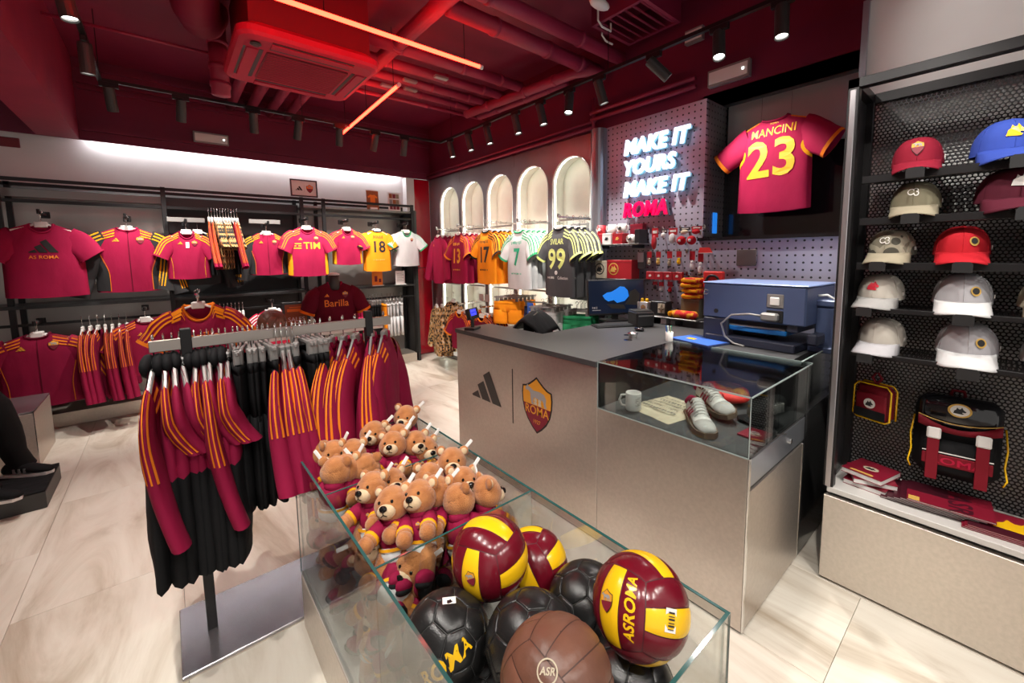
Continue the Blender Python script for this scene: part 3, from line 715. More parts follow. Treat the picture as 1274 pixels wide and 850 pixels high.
# hung trousers / shorts on clip hangers, seen from any side
def trousers(name, label, loc, rz, mat, L=.6, Wt=.17, T=.05, seed=0, cat='trousers', group=None, stripe=None, clip='grey_plastic', hem=None):
    t = thing(name, label, cat, loc, rz, group)
    mb = MB(); z0 = -.12
    n = 14
    def ring(x0, x1, z, T_, ph):
        out = []
        for i in range(n):
            a = 2*pi*i/n; c = (x0+x1)/2; h = (x1-x0)/2
            wv = 1+.14*noise.noise(Vector((cos(a)*2+seed, sin(a)*2+ph, z*4)))
            out.append(Vector((c+h*cos(a)*wv, T_/2*sin(a)*wv*(1+.1*cos(3*a)), z)))
        return out
    fork = z0-min(.24, L*.45)
    mb.loft([ring(-Wt, Wt, z, T, 0) for z in (z0, z0-.05, z0-.12, fork)], True, True)
    for sd in (-1, 1):
        x0, x1 = sorted((sd*.004, sd*Wt*1.02))
        mb.loft([ring(x0, x1, z, T, sd*4) for z in (fork+.02, lerp(fork, z0-L, .4), lerp(fork, z0-L, .75), z0-L)], True, True)
    obj('body', mb, mat, t, True)
    obj('waistband', MB().loft([ring(-Wt*1.01, Wt*1.01, z, T*1.06, 0) for z in (z0+.002, z0-.035)]), mat, t, True)
    if stripe:
        mb = MB()
        for sd in (-1, 1):
            for q in (-.02, 0, .02): mb.box(sd*Wt*1.03-.004, sd*Wt*1.03+.004, q-.005, q+.005, z0-L+.02, z0-.04)
        obj('stripe', mb, stripe, t)
    if hem:
        mb = MB()
        for sd in (-1, 1):
            x0, x1 = sorted((sd*.004, sd*Wt*1.04)); mb.loft([ring(x0, x1, z, T*1.04, sd*4) for z in (z0-L+.02, z0-L-.002)])
        obj('hem_band', mb, hem, t, True)
    mb = MB(); hk = [(.014*cos(radians(a)), 0, .006+.014*sin(radians(a))) for a in range(200, -91, -29)] + [(0, 0, -.03), (0, 0, -.065)]
    mb.tube(hk, .0026, 6); obj('hanger_hook', mb, 'chrome', t, True)
    mb = MB(); mb.cbox(-Wt*.95, Wt*.95, -.006, .006, -.078, -.062, .003)
    for sd in (-1, 1): mb.cbox(sd*Wt*.72-.018, sd*Wt*.72+.018, -.012, .012, -.125, -.058, .004)
    obj('hanger', mb, clip, t)
    return t

# ---------------------------------------------------------------- shelving on the kit wall
def bars_obj(name, parent, boxes, mat):
    out = []
    for b_ in boxes: out.append(obj(name, MB().cbox(*b_, .002), mat, parent))
    return out
Y0, Y1 = 5.80, 6.22
t = thing('wall_shelving', 'black metal wall shelving with rails along the white kit wall', 'shelving', (0, Y0, 0))
SHELVING = t
UPR = (-1.10, .03, 1.36, 1.62, 2.86)
for x in UPR:
    bars_obj('upright', t, [(x-.02, x+.02, 0, .04, .13, 2.36)], 'black_metal')
    bars_obj('upright', t, [(x-.02, x+.02, .37, .41, .13, 2.36)], 'black_metal')
for x0, x1 in ((-1.9, .03), (.03, 1.36), (1.36, 1.62), (1.62, 2.86)):
    bars_obj('top_rail', t, [(x0, x1, 0, .03, 2.325, 2.355), (x0, x1, .37, .40, 2.325, 2.355)], 'black_metal')
    bars_obj('hang_rail', t, [(x0, x1, .02, .045, 2.135, 2.165)], 'black_metal')
    bars_obj('lower_hang_rail', t, [(x0, x1, .02, .045, 1.0, 1.025)], 'black_metal')
    bars_obj('shelf', t, [(x0+.02, x1-.02, -.04, .40, 1.165, 1.195)], 'black_satin')
    if x0 > 1.3: bars_obj('upper_shelf', t, [(x0+.02, x1-.02, .02, .40, 2.235, 2.262)], 'grey_metal')
bars_obj('back_panel', t, [(-1.9, .03, .405, .43, .135, 2.30)], 'steel_panel')
bars_obj('back_panel', t, [(.03, 1.36, .405, .43, .135, 2.30)], 'dark_panel')
bars_obj('back_panel', t, [(1.36, 2.86, .405, .43, .135, 2.30)], 'steel_panel')
bars_obj('valance', t, [(-1.9, .03, .2, .21, 2.2, 2.28)], 'grey_metal'); bars_obj('valance', t, [(.03, 1.36, .2, .21, 2.18, 2.28)], 'black_satin')
bars_obj('end_panel', t, [(2.88, 2.92, 0, .44, 0, 2.28)], 'black_satin')
bars_obj('plinth', t, [(-1.9, 2.86, .02, .42, 0, .135)], 'base_metal')
def faceout(x, z, ylen=.28):
    obj('display_arm', MB().cbox(-.012, .012, -ylen, .03, -.012, .012, .003).cbox(-.03, .03, .0, .03, -.03, .03, .004).tube([(0, -ylen, -.005), (0, -ylen, .03)], .012, 8), 'black_metal', SHELVING, loc=(x, 5.85-Y0, z))
YF = 5.62
def wall_row(x, z, sh, n=2, step=.045, label='', short='', name='football_shirt', cat='shirt', yf=YF, **k):
    faceout(x, z, .27)
    t0 = shirt(name, label, (x, yf, z), random.uniform(-.05, .05), sh, cat, **k)
    for q in range(1, n):
        copy_tree(t0, (x+random.uniform(-.01, .01), yf+q*step, z+.004), (0, 0, random.uniform(-.12, .12)), label='spare '+short+(' hung directly behind the front one' if q == 1 else ' hung last on the same arm'))
    return t0
# upper row
wall_row(-.83, 2.03, Shirt(W=.25, L=.66, sw=.205, seed=1, sa=54, sl=.17, a0=.115, a1=.1), 3, body='maroon_bright', collar='maroon_bright', short='maroon three-bar tee', label='bright maroon cotton tee with a black three-bar mark on the chest', name='cotton_tee',
    decals=[('bars', 0, -.30, .19, 'black_print'), ('text', 0, -.395, .042, 'orange_print', 'AS ROMA')])
wall_row(-.27, 2.02, yf=YF+.09, sh=Shirt(W=.245, L=.64, sw=.2, nf=.03, seed=2, sleeve='long', sa=77, sl=.56, a0=.11, a1=.07, T=.09), n=2, body='maroon_bright', collar='maroon_bright', sleevem='charcoal', side='charcoal', side_u=.62, piping='orange', stripes='yellow_fab', zipm='maroon_dark',
    short='black sleeved maroon track jacket', label='maroon track jacket with black sleeves and orange piping under the dark rail', name='track_jacket', cat='jacket', decals=[('bars', -.09, -.22, .055, 'yellow_print'), ('crest', .09, -.22, .065, '')])
wall_row(.19, 1.99, Shirt(W=.175, L=.50, sw=.145, nw=.06, seed=3, sl=.16, a0=.08, a1=.07, T=.06), 2, body='maroon_bright', collar='maroon', stripes='yellow_fab', piping='yellow_fab', short='small striped maroon shirt', label='small maroon football shirt with orange shoulder stripes and hanging price tag',
    decals=[('bars', -.06, -.22, .045, 'yellow_print'), ('crest', .06, -.22, .05, ''), ('poly', 0, -.24, .03, 'white_print', [[(-.5,-1),(.5,-1),(.5,1),(-.5,1)]])])
shirt('track_jacket', 'black track jacket hung behind the small football shirt', (.29, 5.74, 2.0), .15, Shirt(W=.2, L=.58, sw=.17, seed=4, sleeve='long', sl=.5), 'jacket', body='charcoal', nu=10, nv=8, stripes='yellow_fab')
wall_row(.94, 2.0, yf=YF+.09, sh=Shirt(W=.19, L=.5, sw=.165, nf=.03, seed=5, sleeve='long', sl=.44, a0=.085, a1=.06), n=2, body='maroon_bright', sleevem='charcoal', side='charcoal', side_u=.7, stripes='yellow_fab', piping='orange', zipm='maroon_dark', name='track_jacket', cat='jacket',
    short='small charcoal sleeved track jacket', label='small maroon track jacket with charcoal sleeves beside the leopard print shirts', decals=[('bars', -.07, -.21, .045, 'yellow_print'), ('crest', .07, -.21, .05, '')])
wall_row(1.36, 2.07, Shirt(W=.215, L=.60, sw=.18, seed=6, sl=.17, a0=.09, a1=.08), 3, body='maroon_bright', collar='maroon', stripes='orange', side='yellow_fab', side_u=.84, piping='yellow_fab', short='maroon sponsor lettered shirt', label='maroon football shirt with yellow sponsor lettering and yellow side panels',
    decals=[('bars', -.09, -.24, .05, 'yellow_print'), ('crest', .09, -.235, .055, ''), ('text', .04, -.325, .115, 'yellow_print', 'TIM', 1.0, .02),
            ('poly', -.125, -.325, .1, 'yellow_print', [[(-.45,.2),(.45,.2),(.45,.34),(-.45,.34)], [(-.45,-.07),(-.1,-.07),(-.1,.07),(-.45,.07)], [(.1,-.07),(.45,-.07),(.45,.07),(.1,.07)], [(-.45,-.34),(.45,-.34),(.45,-.2),(-.45,-.2)]])])
wall_row(1.84, 2.07, Shirt(W=.175, L=.47, sw=.15, nw=.06, seed=7, sl=.15, a0=.08, a1=.07, T=.06), 3, body='maroon_bright', collar='maroon', stripes='orange', side='yellow_fab', side_u=.86, piping='yellow_fab', short='plain fronted maroon shirt', label='plain fronted maroon football shirt with yellow side panels next to the orange one',
    decals=[('bars', -.06, -.21, .045, 'yellow_print'), ('crest', .06, -.21, .05, '')])
wall_row(2.24, 2.06, Shirt(W=.175, L=.56, sw=.155, nw=.06, nf=.02, seed=8, sl=.14, a0=.08, a1=.07, T=.06), 3, body='orange_bright', collar='black_fab', cuff='black_fab', short='orange shirt on the kit wall', label='orange football shirt with a black number 18 on the kit wall',
    decals=[('text', 0, -.19, .05, 'black_print', 'SOULE', .9), ('text', 0, -.33, .21, 'black_print', '18', .9, .022), ('poly', 0, -.5, 1, 'gold_print', strokes(.16, .02, 9, 4))])
wall_row(2.67, 2.06, Shirt(W=.18, L=.5, sw=.16, nw=.06, seed=9, sl=.14, sa=52, a0=.085, a1=.08, T=.06), 3, body='white_fab', collar='green_fab', cuff='green_fab', stripes='mint', short='white green-collared shirt', label='white football shirt with green collar at the end of the kit wall', decals=[('crest', .06, -.22, .045, '')])
# leopard print shirts side-on
for q in range(11):
    x = .40+q*.026
    leo = q not in (0, 1, 8, 9)
    shirt('training_top' if not leo else 'leopard_shirt', ('leopard print shirt hung side-on between the small shirt and small jacket' if leo else 'black and maroon striped top hung side-on with the leopard print shirts'), (x, 5.74, 2.14), pi/2+random.uniform(-.08, .08),
        Shirt(W=.2, L=.56 if leo else .62, sw=.17, T=.04, seed=20+q, sl=.22 if leo else .45, sleeve='short' if leo else 'long', sa=72, a0=.08, a1=.06), 'shirt', group='leopard print shirts on the rail' if leo else 'striped tops among the leopard shirts', body='leopard' if leo else 'black_fab', sleevem='leopard' if leo else 'maroon_bright', stripes=None if leo else 'orange', stripes_mode='edge', nu=8, nv=8)
tag(obj('small_sign', MB().cbox(-.16, .16, -.01, .01, -.025, .025, .004), 'grey_plastic', None, loc=(.2, 5.72, 2.02)), 'grey clip bar on the rail above the small football shirt', 'clip bar')
tag(obj('small_sign', MB().cbox(-.16, .16, -.01, .01, -.025, .025, .004), 'grey_plastic', None, loc=(.93, 5.72, 2.03)), 'grey clip bar on the rail above the small track jacket', 'clip bar')
# lower row
ljk = Shirt(W=.255, L=.66, sw=.21, nf=.03, seed=11, sleeve='long', sl=.58, sa=66, a0=.115, a1=.075, T=.09)
tj = wall_row(-.94, 1.04, ljk, 2, body='maroon', collar='maroon_dark', stripes='orange', piping='orange', zipm='maroon_dark', name='track_jacket', cat='jacket', short='dark maroon zip jacket', label='dark maroon zip jacket with orange sleeve stripes over the plinth', decals=[('bars', -.1, -.21, .06, 'yellow_print'), ('crest', .1, -.2, .07, '')])
sj = None
for q in range(7):
    x = -.66+q*.052; lab = 'maroon track jacket with three orange sleeve stripes hung side-on below the shelf'
    if sj is None: sj = shirt('track_jacket', lab, (x, 5.72, 1.05), pi/2, Shirt(W=.23, L=.66, sw=.19, T=.06, seed=31, sleeve='long', sl=.56, sa=80, a0=.1, a1=.075), 'jacket', group='side-on track jackets below the shelf', body='maroon', stripes='orange', stripes_mode='edge', stripe_end=.5)
    else: copy_tree(sj, (x, 5.72+random.uniform(-.02, .02), 1.05), (0, 0, pi/2+random.uniform(-.12, .12)))
wall_row(-.2, 1.1, Shirt(W=.2, L=.56, sw=.17, seed=12, sl=.2, sa=60, nf=.04), 2, body='maroon', collar='maroon_dark', stripes='orange', piping='orange', short='maroon small marked shirt', label='maroon football shirt with a small chest mark behind the retro shirt', decals=[('bars', -.05, -.24, .05, 'yellow_print')])
sj = None
for q in range(9):
    x = .36+q*.036; lab = 'bright red maroon tee hung side-on behind the retro shirt'
    if sj is None: sj = shirt('cotton_tee', lab, (x, 5.74, 1.08), pi/2, Shirt(W=.2, L=.5, sw=.17, T=.04, seed=33, sl=.2, sa=74), 'shirt', group='red maroon tees below the shelf', body='maroon_red', nu=8, nv=8)
    else: copy_tree(sj, (x, 5.74, 1.08), (0, 0, pi/2+random.uniform(-.1, .1)))
wall_row(.93, 1.09, Shirt(W=.2, L=.5, sw=.17, seed=13, sl=.18), 2, body='maroon_red', collar='white_fab', stripes='white_fab', piping='orange', short='red white-trimmed shirt', label='red football shirt with white trim behind the brown leather ball')
for q in range(5): trousers('shorts', 'maroon shorts hung side-on at the end of the kit wall', (1.9+q*.04, 5.74, 1.06), pi/2+random.uniform(-.1, .1), 'maroon_bright', .36, .15, .035, q, 'shorts', 'maroon shorts on the low rail')
for q in range(4): trousers('shorts', 'black shorts hung side-on between maroon and white shorts', (2.13+q*.04, 5.74, 1.06), pi/2+random.uniform(-.1, .1), 'black_fab', .42, .15, .04, 10+q, 'shorts', 'black shorts on the low rail')
trousers('shorts', 'orange shorts beside the white shorts on the low rail', (2.31, 5.74, 1.06), pi/2, 'orange_bright', .38, .15, .04, 16, 'shorts')
for q in range(5): trousers('shorts', 'white shorts hung side-on at the end of the low rail', (2.38+q*.05, 5.72, 1.06), pi/2-.35+random.uniform(-.1, .1), 'white_fab', .46, .15, .04, 20+q, 'shorts', 'white shorts on the low rail')
# frames and posters on top
t = thing('framed_sign', 'white sign in a black frame with a three-bar mark and a shield', 'sign', (1.40, 5.80, 2.365), rot=(-.06, 0, 0))
obj('frame', MB().box(-.155, .155, -.01, .012, 0, .015).box(-.155, .155, -.01, .012, .195, .21).box(-.155, -.14, -.01, .012, 0, .21).box(.14, .155, -.01, .012, 0, .21), 'black_satin', t)
c = obj('card', MB().box(-.14, .14, -.002, .008, .015, .195), 'paper', t)
decal(t, 'printed_mark', BARS, 'black_print', at(FACE_Y, -.06, -.004, .1), .085); crest(t, at(FACE_Y, .065, -.003, .105), .085, ymat='orange_print'); obj('printed_rule', MB().box(.0, .002, -.0035, -.003, .06, .15), 'grey_print', t)
t = thing('poster', 'orange poster of a retro shirt standing on the upper shelf', 'poster', (2.285, 5.83, 2.262), rot=(-.08, 0, 0))
obj('sheet', MB().box(-.085, .085, 0, .008, 0, .27), 'brown_print', t)
shp = [(-.25,-.4),(.25,-.4),(.25,.15),(.42,.05),(.5,.2),(.2,.42),(.08,.38),(-.08,.38),(-.2,.42),(-.5,.2),(-.42,.05),(-.25,.15)]
decal(t, 'print', [shp], 'orange_print', at(FACE_Y, 0, -.001, .15), .14); obj('stand', MB().box(-.05, .05, -.03, .0, 0, .025), 'acrylic', t); obj('border', MB().box(-.085, .085, -.001, .0, .26, .27), 'paper', t)
t = thing('poster', 'pale photo collage poster beside the orange poster', 'poster', (2.6, 5.83, 2.262), rot=(-.08, 0, 0))
obj('sheet', MB().box(-.09, .09, 0, .008, 0, .26), 'paper', t)
rn = random.Random(3)
for q in range(9):
    px, pz = -.07+(q % 3)*.05, .02+(q//3)*.08
    obj('photo', MB().box(px, px+.042+rn.random()*.006, -.0015, 0, pz, pz+.06), rn.choice(['grey_print', 'khaki', 'charcoal_print', 'brown_print', 'maroon_print']), t)
t = thing('price_sign', 'small orange sign below the orange number shirt', 'sign', (2.26, 5.74, 1.195))
obj('card', MB().box(-.075, .075, 0, .006, .01, .2), 'orange_print', t); obj('print', MB().box(-.04, .0, -.001, 0, .06, .14).box(.02, .055, -.001, 0, .05, .1), 'maroon_print', t); obj('stand', MB().box(-.08, .08, -.03, .03, 0, .012), 'acrylic', t)
t = thing('price_sign', 'small white printed sign below the white shirt', 'sign', (2.6, 5.74, 1.195))
obj('card', MB().box(-.07, .07, 0, .006, .01, .2), 'paper', t)
for q in range(6): obj('print', MB().box(-.05, .05-.02*(q % 2), -.001, 0, .05+q*.022, .058+q*.022), 'grey_print', t)
obj('stand', MB().box(-.08, .08, -.03, .03, 0, .012), 'acrylic', t)
# table, bust, sign, leather ball
t = thing('display_table', 'white topped display table behind the hanging rack', 'table', (1.12, 4.62, 0))
obj('table_top', MB().cbox(-.55, .62, -.3, .3, .84, .88, .004), 'white_plastic', t)
for x in (-.5, .57):
    for y in (-.25, .25): obj('leg', MB().box(x-.02, x+.02, y-.02, y+.02, 0, .84), 'black_metal', t)
t = thing('mannequin_bust', 'dark maroon retro shirt with orange lettering on a grey mannequin bust', 'mannequin', (1.345, 4.6, .88), -.15)
s = Shirt(W=.215, L=.5, sw=.185, nw=.07, nf=.05, T=.19, seed=41, wr=.006, z0=.46, sl=.2, sa=66, a0=.09, a1=.075)
shirt_parts(t, s, body='maroon_dark', collar='maroon', cuff='orange', hanger=False, decals=[('bars', -.09, .33, .05, 'orange_print'), ('crest', .09, .335, .06, ''), ('text', 0, .245, .1, 'orange_print', 'Barilla', .95, .01)])
obj('neck', MB().lathe([(.06, .38), (.058, .44), (.05, .49), (.055, .535)], 20), 'charcoal_metal', t, True); obj('neck_cap', MB().lathe([(.055, .535), (.058, .548), (.03, .56), (.002, .562)], 20), 'white_plastic', t, True)
obj('base', MB().lathe([(.12, 0), (.12, .015), (.02, .02), (.02, .1)], 20), 'black_metal', t)
t = thing('sales_sign', 'black framed orange sales sign standing on the white table', 'sign', (.99, 4.72, .88), rot=(-.08, 0, -.1))
obj('frame', MB().cbox(-.125, .125, 0, .02, 0, .27, .004), 'black_satin', t); obj('card', MB().box(-.1, .1, -.004, 0, .03, .245), 'brown_print', t)
text_obj('print', 'SALES', 'white_print', t, at(FACE_Y, 0, -.006, .09), size=.06, bold=.01); obj('print', MB().box(-.08, .05, -.006, -.005, .17, .2).box(-.06, .08, -.006, -.005, .21, .22), 'orange_print', t); obj('print', MB().box(-.06, .06, -.006, -.005, .045, .052), 'white_print', t)
# retro shirt on its own stand in front of the wall
t = thing('shirt_stand', 'black floor stand holding the retro shirt', 'stand', (.17, 4.28, 0))
obj('base', MB().lathe([(.16, 0), (.16, .012), (.02, .02)], 20), 'black_metal', t); obj('pole', MB().tube([(0, 0, .01), (0, 0, 1.31)], .014, 10), 'black_metal', t); obj('arm', MB().cbox(-.012, .012, -.16, .02, 1.295, 1.32, .003), 'chrome', t)
rs = Shirt(W=.21, L=.55, sw=.185, nw=.095, nf=.125, seed=42, sl=.19, sa=54, a0=.105, a1=.095, T=.1)
r0 = shirt('football_shirt', 'retro maroon football shirt with broad orange shoulder bands and orange lettering', (.17, 4.15, 1.34), -.05, rs, body='maroon', collar='orange', cuff='orange', stripes='orange_bright', decals=[('text', .0, -.35, .1, 'orange_print', 'Barilla', 1, .012)])
mb = MB()
for sd in (-1, 1):
    for v in (.955, .895, .835): mb.grid(lambda a, b: rs.surf(sd*lerp(.56, .97, a), v+(b-.5)*.04, False, .004), 6, 1)
obj('shoulder_band', mb, 'orange_bright', r0)
copy_tree(r0, (.18, 4.21, 1.34), (0, 0, .12), label='retro maroon football shirt hung behind the orange banded one on the stand')
# ---------------------------------------------------------------- hanging rack
t = thing('clothes_rack', 'brushed metal hanging rack on a flat metal base', 'rack', (.4, 2.12, 0))
obj('base_plate', MB().cbox(-.47, .5, -.205, .2, .006, .022, .003), 'rack_base', t); obj('base_rim', MB().box(-.468, .498, -.203, .198, 0, .006), 'base_metal', t)
for x in (.039-.4, .776-.4): obj('post', MB().cbox(x-.018, x+.018, -.018, .018, .02, 1.325, .002), 'black_metal', t)
obj('hang_bar', MB().cbox(-.475, .495, -.009, .009, 1.243, 1.288, .002), 'rack_metal', t)
ZB = 1.292; YB = 2.12
def topsh(sd, sl): return Shirt(W=.235, L=.79, sw=.185, sd=.075, nw=.06, nf=.03, T=.062, flare=1.14, seed=sd, wr=.02, sleeve='long', sl=sl, sa=84, a0=.10, a1=.055, bend=.2, sb=.027, hemT=1.75)
LT = 'black training top with maroon striped shoulders at the rack end'; GT = 'black and maroon tops at the rack end'
def rack_top(x, sd, proto=None, y=YB, sl=.14, lab=LT, grp=GT):
    rz = pi/2+random.uniform(-.16, .10)
    if proto: return copy_tree(proto, (x, y, ZB), (0, 0, rz))
    return shirt('training_top', lab, (x, y, ZB), rz, topsh(sd, sl), 'top', group=grp, body='maroon', lower='black_fab', split=.56, collar='black_fab', hood='black_fab', stripes='orange' if sd != 53 else None, stripes_mode='edge', stripe_end=.5 if sl > .3 else .95, hanger_mat='grey_plastic')
pr = [rack_top(-.062, 51, sl=.47, lab='black training top with a long maroon sleeve hanging free at the rack end', grp='tops with a free sleeve'), rack_top(-.03, 52), rack_top(-.004, 53)]
for i, x in enumerate((.018, .066, .108, .128, .148, .17)):
    rack_top(x, 0, pr[(2, 1, 2, 2, 1, 2)[i]], y=YB+random.uniform(-.01, .02))
rack_top(.088, 0, pr[0])
for i, x in enumerate((.196, .214, .232, .25, .268, .286, .306, .326)):
    trousers('track_trousers', 'black track trousers clipped on the rack between the two sets of tops', (x, YB, ZB), pi/2+random.uniform(-.25, .1), 'black_fab', .62, .17, .035, 60+i, group='black trousers mid rack')
pm = None
for i, x in enumerate((.35, .372, .394, .416)):
    lab = 'maroon and black training top with diagonal orange stripes mid rack'
    if pm is None: pm = shirt('training_top', lab, (x, YB-.03, ZB), pi/2-.25, Shirt(W=.2, L=.5, sw=.165, sd=.08, nw=.055, nf=.03, T=.05, flare=1.1, seed=71, wr=.014, sleeve='long', sl=.40, sa=70, a0=.095, a1=.055, sb=.035), 'top', group='striped tops mid rack', body='maroon', lower='black_fab', split=.55, stripes='orange', stripes_mode='edge', stripe_end=.5, hanger_mat='grey_plastic')
    else: copy_tree(pm, (x, YB-.03, ZB), (0, 0, pi/2-.15+random.uniform(-.2, .2)))
for i, x in enumerate((.438, .458, .478, .498, .52, .545)):
    trousers('track_trousers', 'black track trousers clipped on the rack beside the maroon jackets', (x, YB, ZB), pi/2+random.uniform(-.25, .1), 'black_fab', .66, .17, .035, 80+i, group='black trousers beside the jackets')
pj = None
for i, x in enumerate((.595, .655, .715, .80, .865)):
    lab = 'maroon track jacket with three orange stripes on the rack behind the plush bears'
    if pj is None: pj = shirt('track_jacket', lab, (x, YB+.02, ZB), pi/2-.5, Shirt(W=.22, L=.62, sw=.19, sd=.09, nw=.06, nf=.03, T=.10, flare=1.08, seed=91, wr=.014, sleeve='long', sl=.60, sa=74, a0=.115, a1=.085, bend=.1, sb=.06), 'jacket', group='maroon jackets on the rack', body='maroon', collar='maroon', stripes='orange', stripes_mode='close', hanger_mat='grey_plastic')
    else: copy_tree(pj, (x, YB+.02, ZB), (0, 0, pi/2-.5+random.uniform(-.12, .12)))
# ---------------------------------------------------------------- glass bin
BX0, BX1, BY0, BY1, BZ = .347, .905, .352, 1.885, .80
t = thing('glass_bin', 'open glass display bin on a low metal plinth holding bears and balls', 'display bin', (.626, 1.12, 0))
ox, oy = .626, 1.12
def gp(name, x0, x1, y0, y1, z0, z1):
    g = .0055
    p = obj(name, MB().box(x0-ox, x1-ox, y0-oy, y1-oy, z0, z1), 'glass', t)
    obj('glass_edge', MB().box(x0-ox, x1-ox, y0-oy, y1-oy, z1, z1+.002), 'glass_edge', p); return p
g = .008
gp('glass_pane', BX0, BX0+g, BY0, BY1, .256, BZ); gp('glass_pane', BX1-g, BX1, BY0, BY1, .256, BZ); gp('glass_pane', BX0+g, BX1-g, BY0, BY0+g, .256, BZ); gp('glass_pane', BX0+g, BX1-g, BY1-g, BY1, .256, BZ)
gp('glass_divider', BX0+g, BX1-g, 1.003, 1.009, .256, BZ-.001); gp('glass_divider', BX0+g, BX1-g, 1.442, 1.448, .256, BZ-.001)
for x in (BX0, BX1-.004):
    for y in (BY0, BY1-.004): obj('corner_seam', MB().box(x-ox, x-ox+.004, y-oy, y-oy+.004, .256, BZ), 'glass_edge', t)
obj('plinth', MB().cbox(BX0-ox, BX1-ox, BY0-oy, BY1-oy, .0, .24, .003), 'base_metal', t); obj('plinth_top', MB().box(BX0-ox+.002, BX1-ox-.002, BY0-oy+.002, BY1-oy-.002, .24, .256), 'white_plastic', t)
obj('shadow_gap', MB().box(BX0-ox+.01, BX1-ox-.01, BY0-oy+.01, BY1-oy-.01, .236, .241), 'black_satin', t)
# ---------------------------------------------------------------- plush bears
from mathutils import Euler
def make_bear():
    t = thing('plush_bear', 'plush teddy bear in maroon shirt heaped in the glass bin', 'plush bear', (0, 0, 0), 0, 'plush bears heaped in the glass bin')
    hd = MB().ell((0, -.01, .195), (.068, .06, .058), 18, 12).ell((0, -.005, .215), (.055, .055, .05), 16, 10); h = obj('head', hd, 'fur', t, True)
    for s in (-1, 1):
        e = obj('ear', MB().ell((s*.053, .005, .245), (.023, .013, .024), 10, 8), 'fur', h, True); obj('ear_lining', MB().ell((s*.053, -.006, .245), (.015, .006, .016), 10, 6), 'fur_light', e, True)
        obj('eye', MB().ell((s*.025, -.062, .212), (.0062, .005, .0068), 8, 6), 'eye_black', h, True)
    mz = obj('muzzle', MB().ell((0, -.058, .18), (.036, .028, .028), 14, 10), 'fur_light', h, True)
    obj('nose', MB().ell((0, -.086, .192), (.0155, .009, .012), 10, 8), 'eye_black', h, True)
    obj('mouth', MB().tube([(0, -.088, .182), (0, -.087, .172), (-.012, -.082, .166)], .0015, 5).tube([(0, -.087, .172), (.012, -.082, .166)], .0015, 5), 'eye_black', h)
    obj('shirt', MB().ell((0, .002, .09), (.062, .053, .07), 16, 10).tube([(0, 0, .13), (0, 0, .158)], [.045, .04], 14), 'maroon', t, True)
    obj('shirt_hem', MB().tube([(0, .002, .045), (0, .002, .056)], [.0615, .0625], 18, False), 'yellow_fab', t, True)
    obj('shorts', MB().ell((0, .002, .03), (.064, .055, .042), 16, 10), 'white_fab', t, True)
    for s in (-1, 1):
        a = Vector((s*.045, -.005, .128)); b_ = Vector((s*.074, -.085, .082)); d = b_-a
        sl = obj('sleeve', MB().tube([a, a+d*.35, a+d*.66], [.028, .031, .030], 12), 'maroon', t, True); obj('cuff', MB().tube([a+d*.6, a+d*.72], .0315, 12), 'yellow_fab', sl, True)
        mb = MB().tube([a+d*.68, a+d*.85], [.028, .029], 12).ell(b_, (.03, .03, .03), 12, 8); obj('paw', mb, 'fur', t, True)
        a = Vector((s*.034, -.005, .03)); b_ = Vector((s*.05, -.045, -.05))
        obj('leg', MB().tube([a, a.lerp(b_, .5), b_], [.034, .033, .03], 12), 'fur', t, True)
        ft = obj('boot', MB().ell((s*.052, -.062, -.058), (.031, .046, .028), 12, 8), 'maroon', t, True); obj('boot_sole', MB().ell((s*.052, -.068, -.074), (.029, .043, .016), 12, 8), 'black_fab', ft, True)
    crest(t, at(FACE_Y, .02, -.0515, .105), .022, d=.0012, wname='shirt_badge')
    obj('tag', MB().cbox(-.008, .008, -.003, .003, 0, .05, .002, Matrix.Translation((.058, .01, .255)) @ Matrix.Rotation(.7, 4, 'Y')), 'white_plastic', t)
    return t
B0 = make_bear()
BS = .84
CLOUD = [Vector(v.co) for c in [B0]+list(B0.children_recursive) if c.type == 'MESH' for v in list(c.data.vertices)[::5] if not c.name.startswith(('ear', 'cuff'))]
def put_bear(x, y, z, turn=0, rx=-.3, ry=0, lab=None, grp=None, first=[True]):
    rz = -atan2(x, y)+turn
    e = Euler((rx, ry, rz), 'XYZ'); m_ = e.to_matrix(); off = m_ @ Vector((0, -.01, .2))*BS; loc = Vector((x, y, z))-off
    pts = [m_ @ p*BS for p in CLOUD]
    comp = (1.014, 1.438) if y < 1.443 else (1.452, 1.872)
    for ax, (lo, hi) in ((0, (BX0+.012, BX1-.012)), (1, comp)):
        mn = min(p[ax] for p in pts)+loc[ax]; mx_ = max(p[ax] for p in pts)+loc[ax]
        if mx_-mn > hi-lo: loc[ax] += (lo+hi)/2-(mn+mx_)/2
        elif mn < lo: loc[ax] += lo-mn
        elif mx_ > hi: loc[ax] += hi-mx_
    mn = min(p.z for p in pts)+loc.z
    if mn < .26: loc.z += .26-mn
    if first[0]: first[0] = False; B0.location = loc; B0.rotation_euler = e; B0.scale = (BS, BS, BS); o = B0
    else: o = copy_tree(B0, loc, e)
    if lab:
        o['label'] = lab
        if 'group' in o: del o['group']
    return o
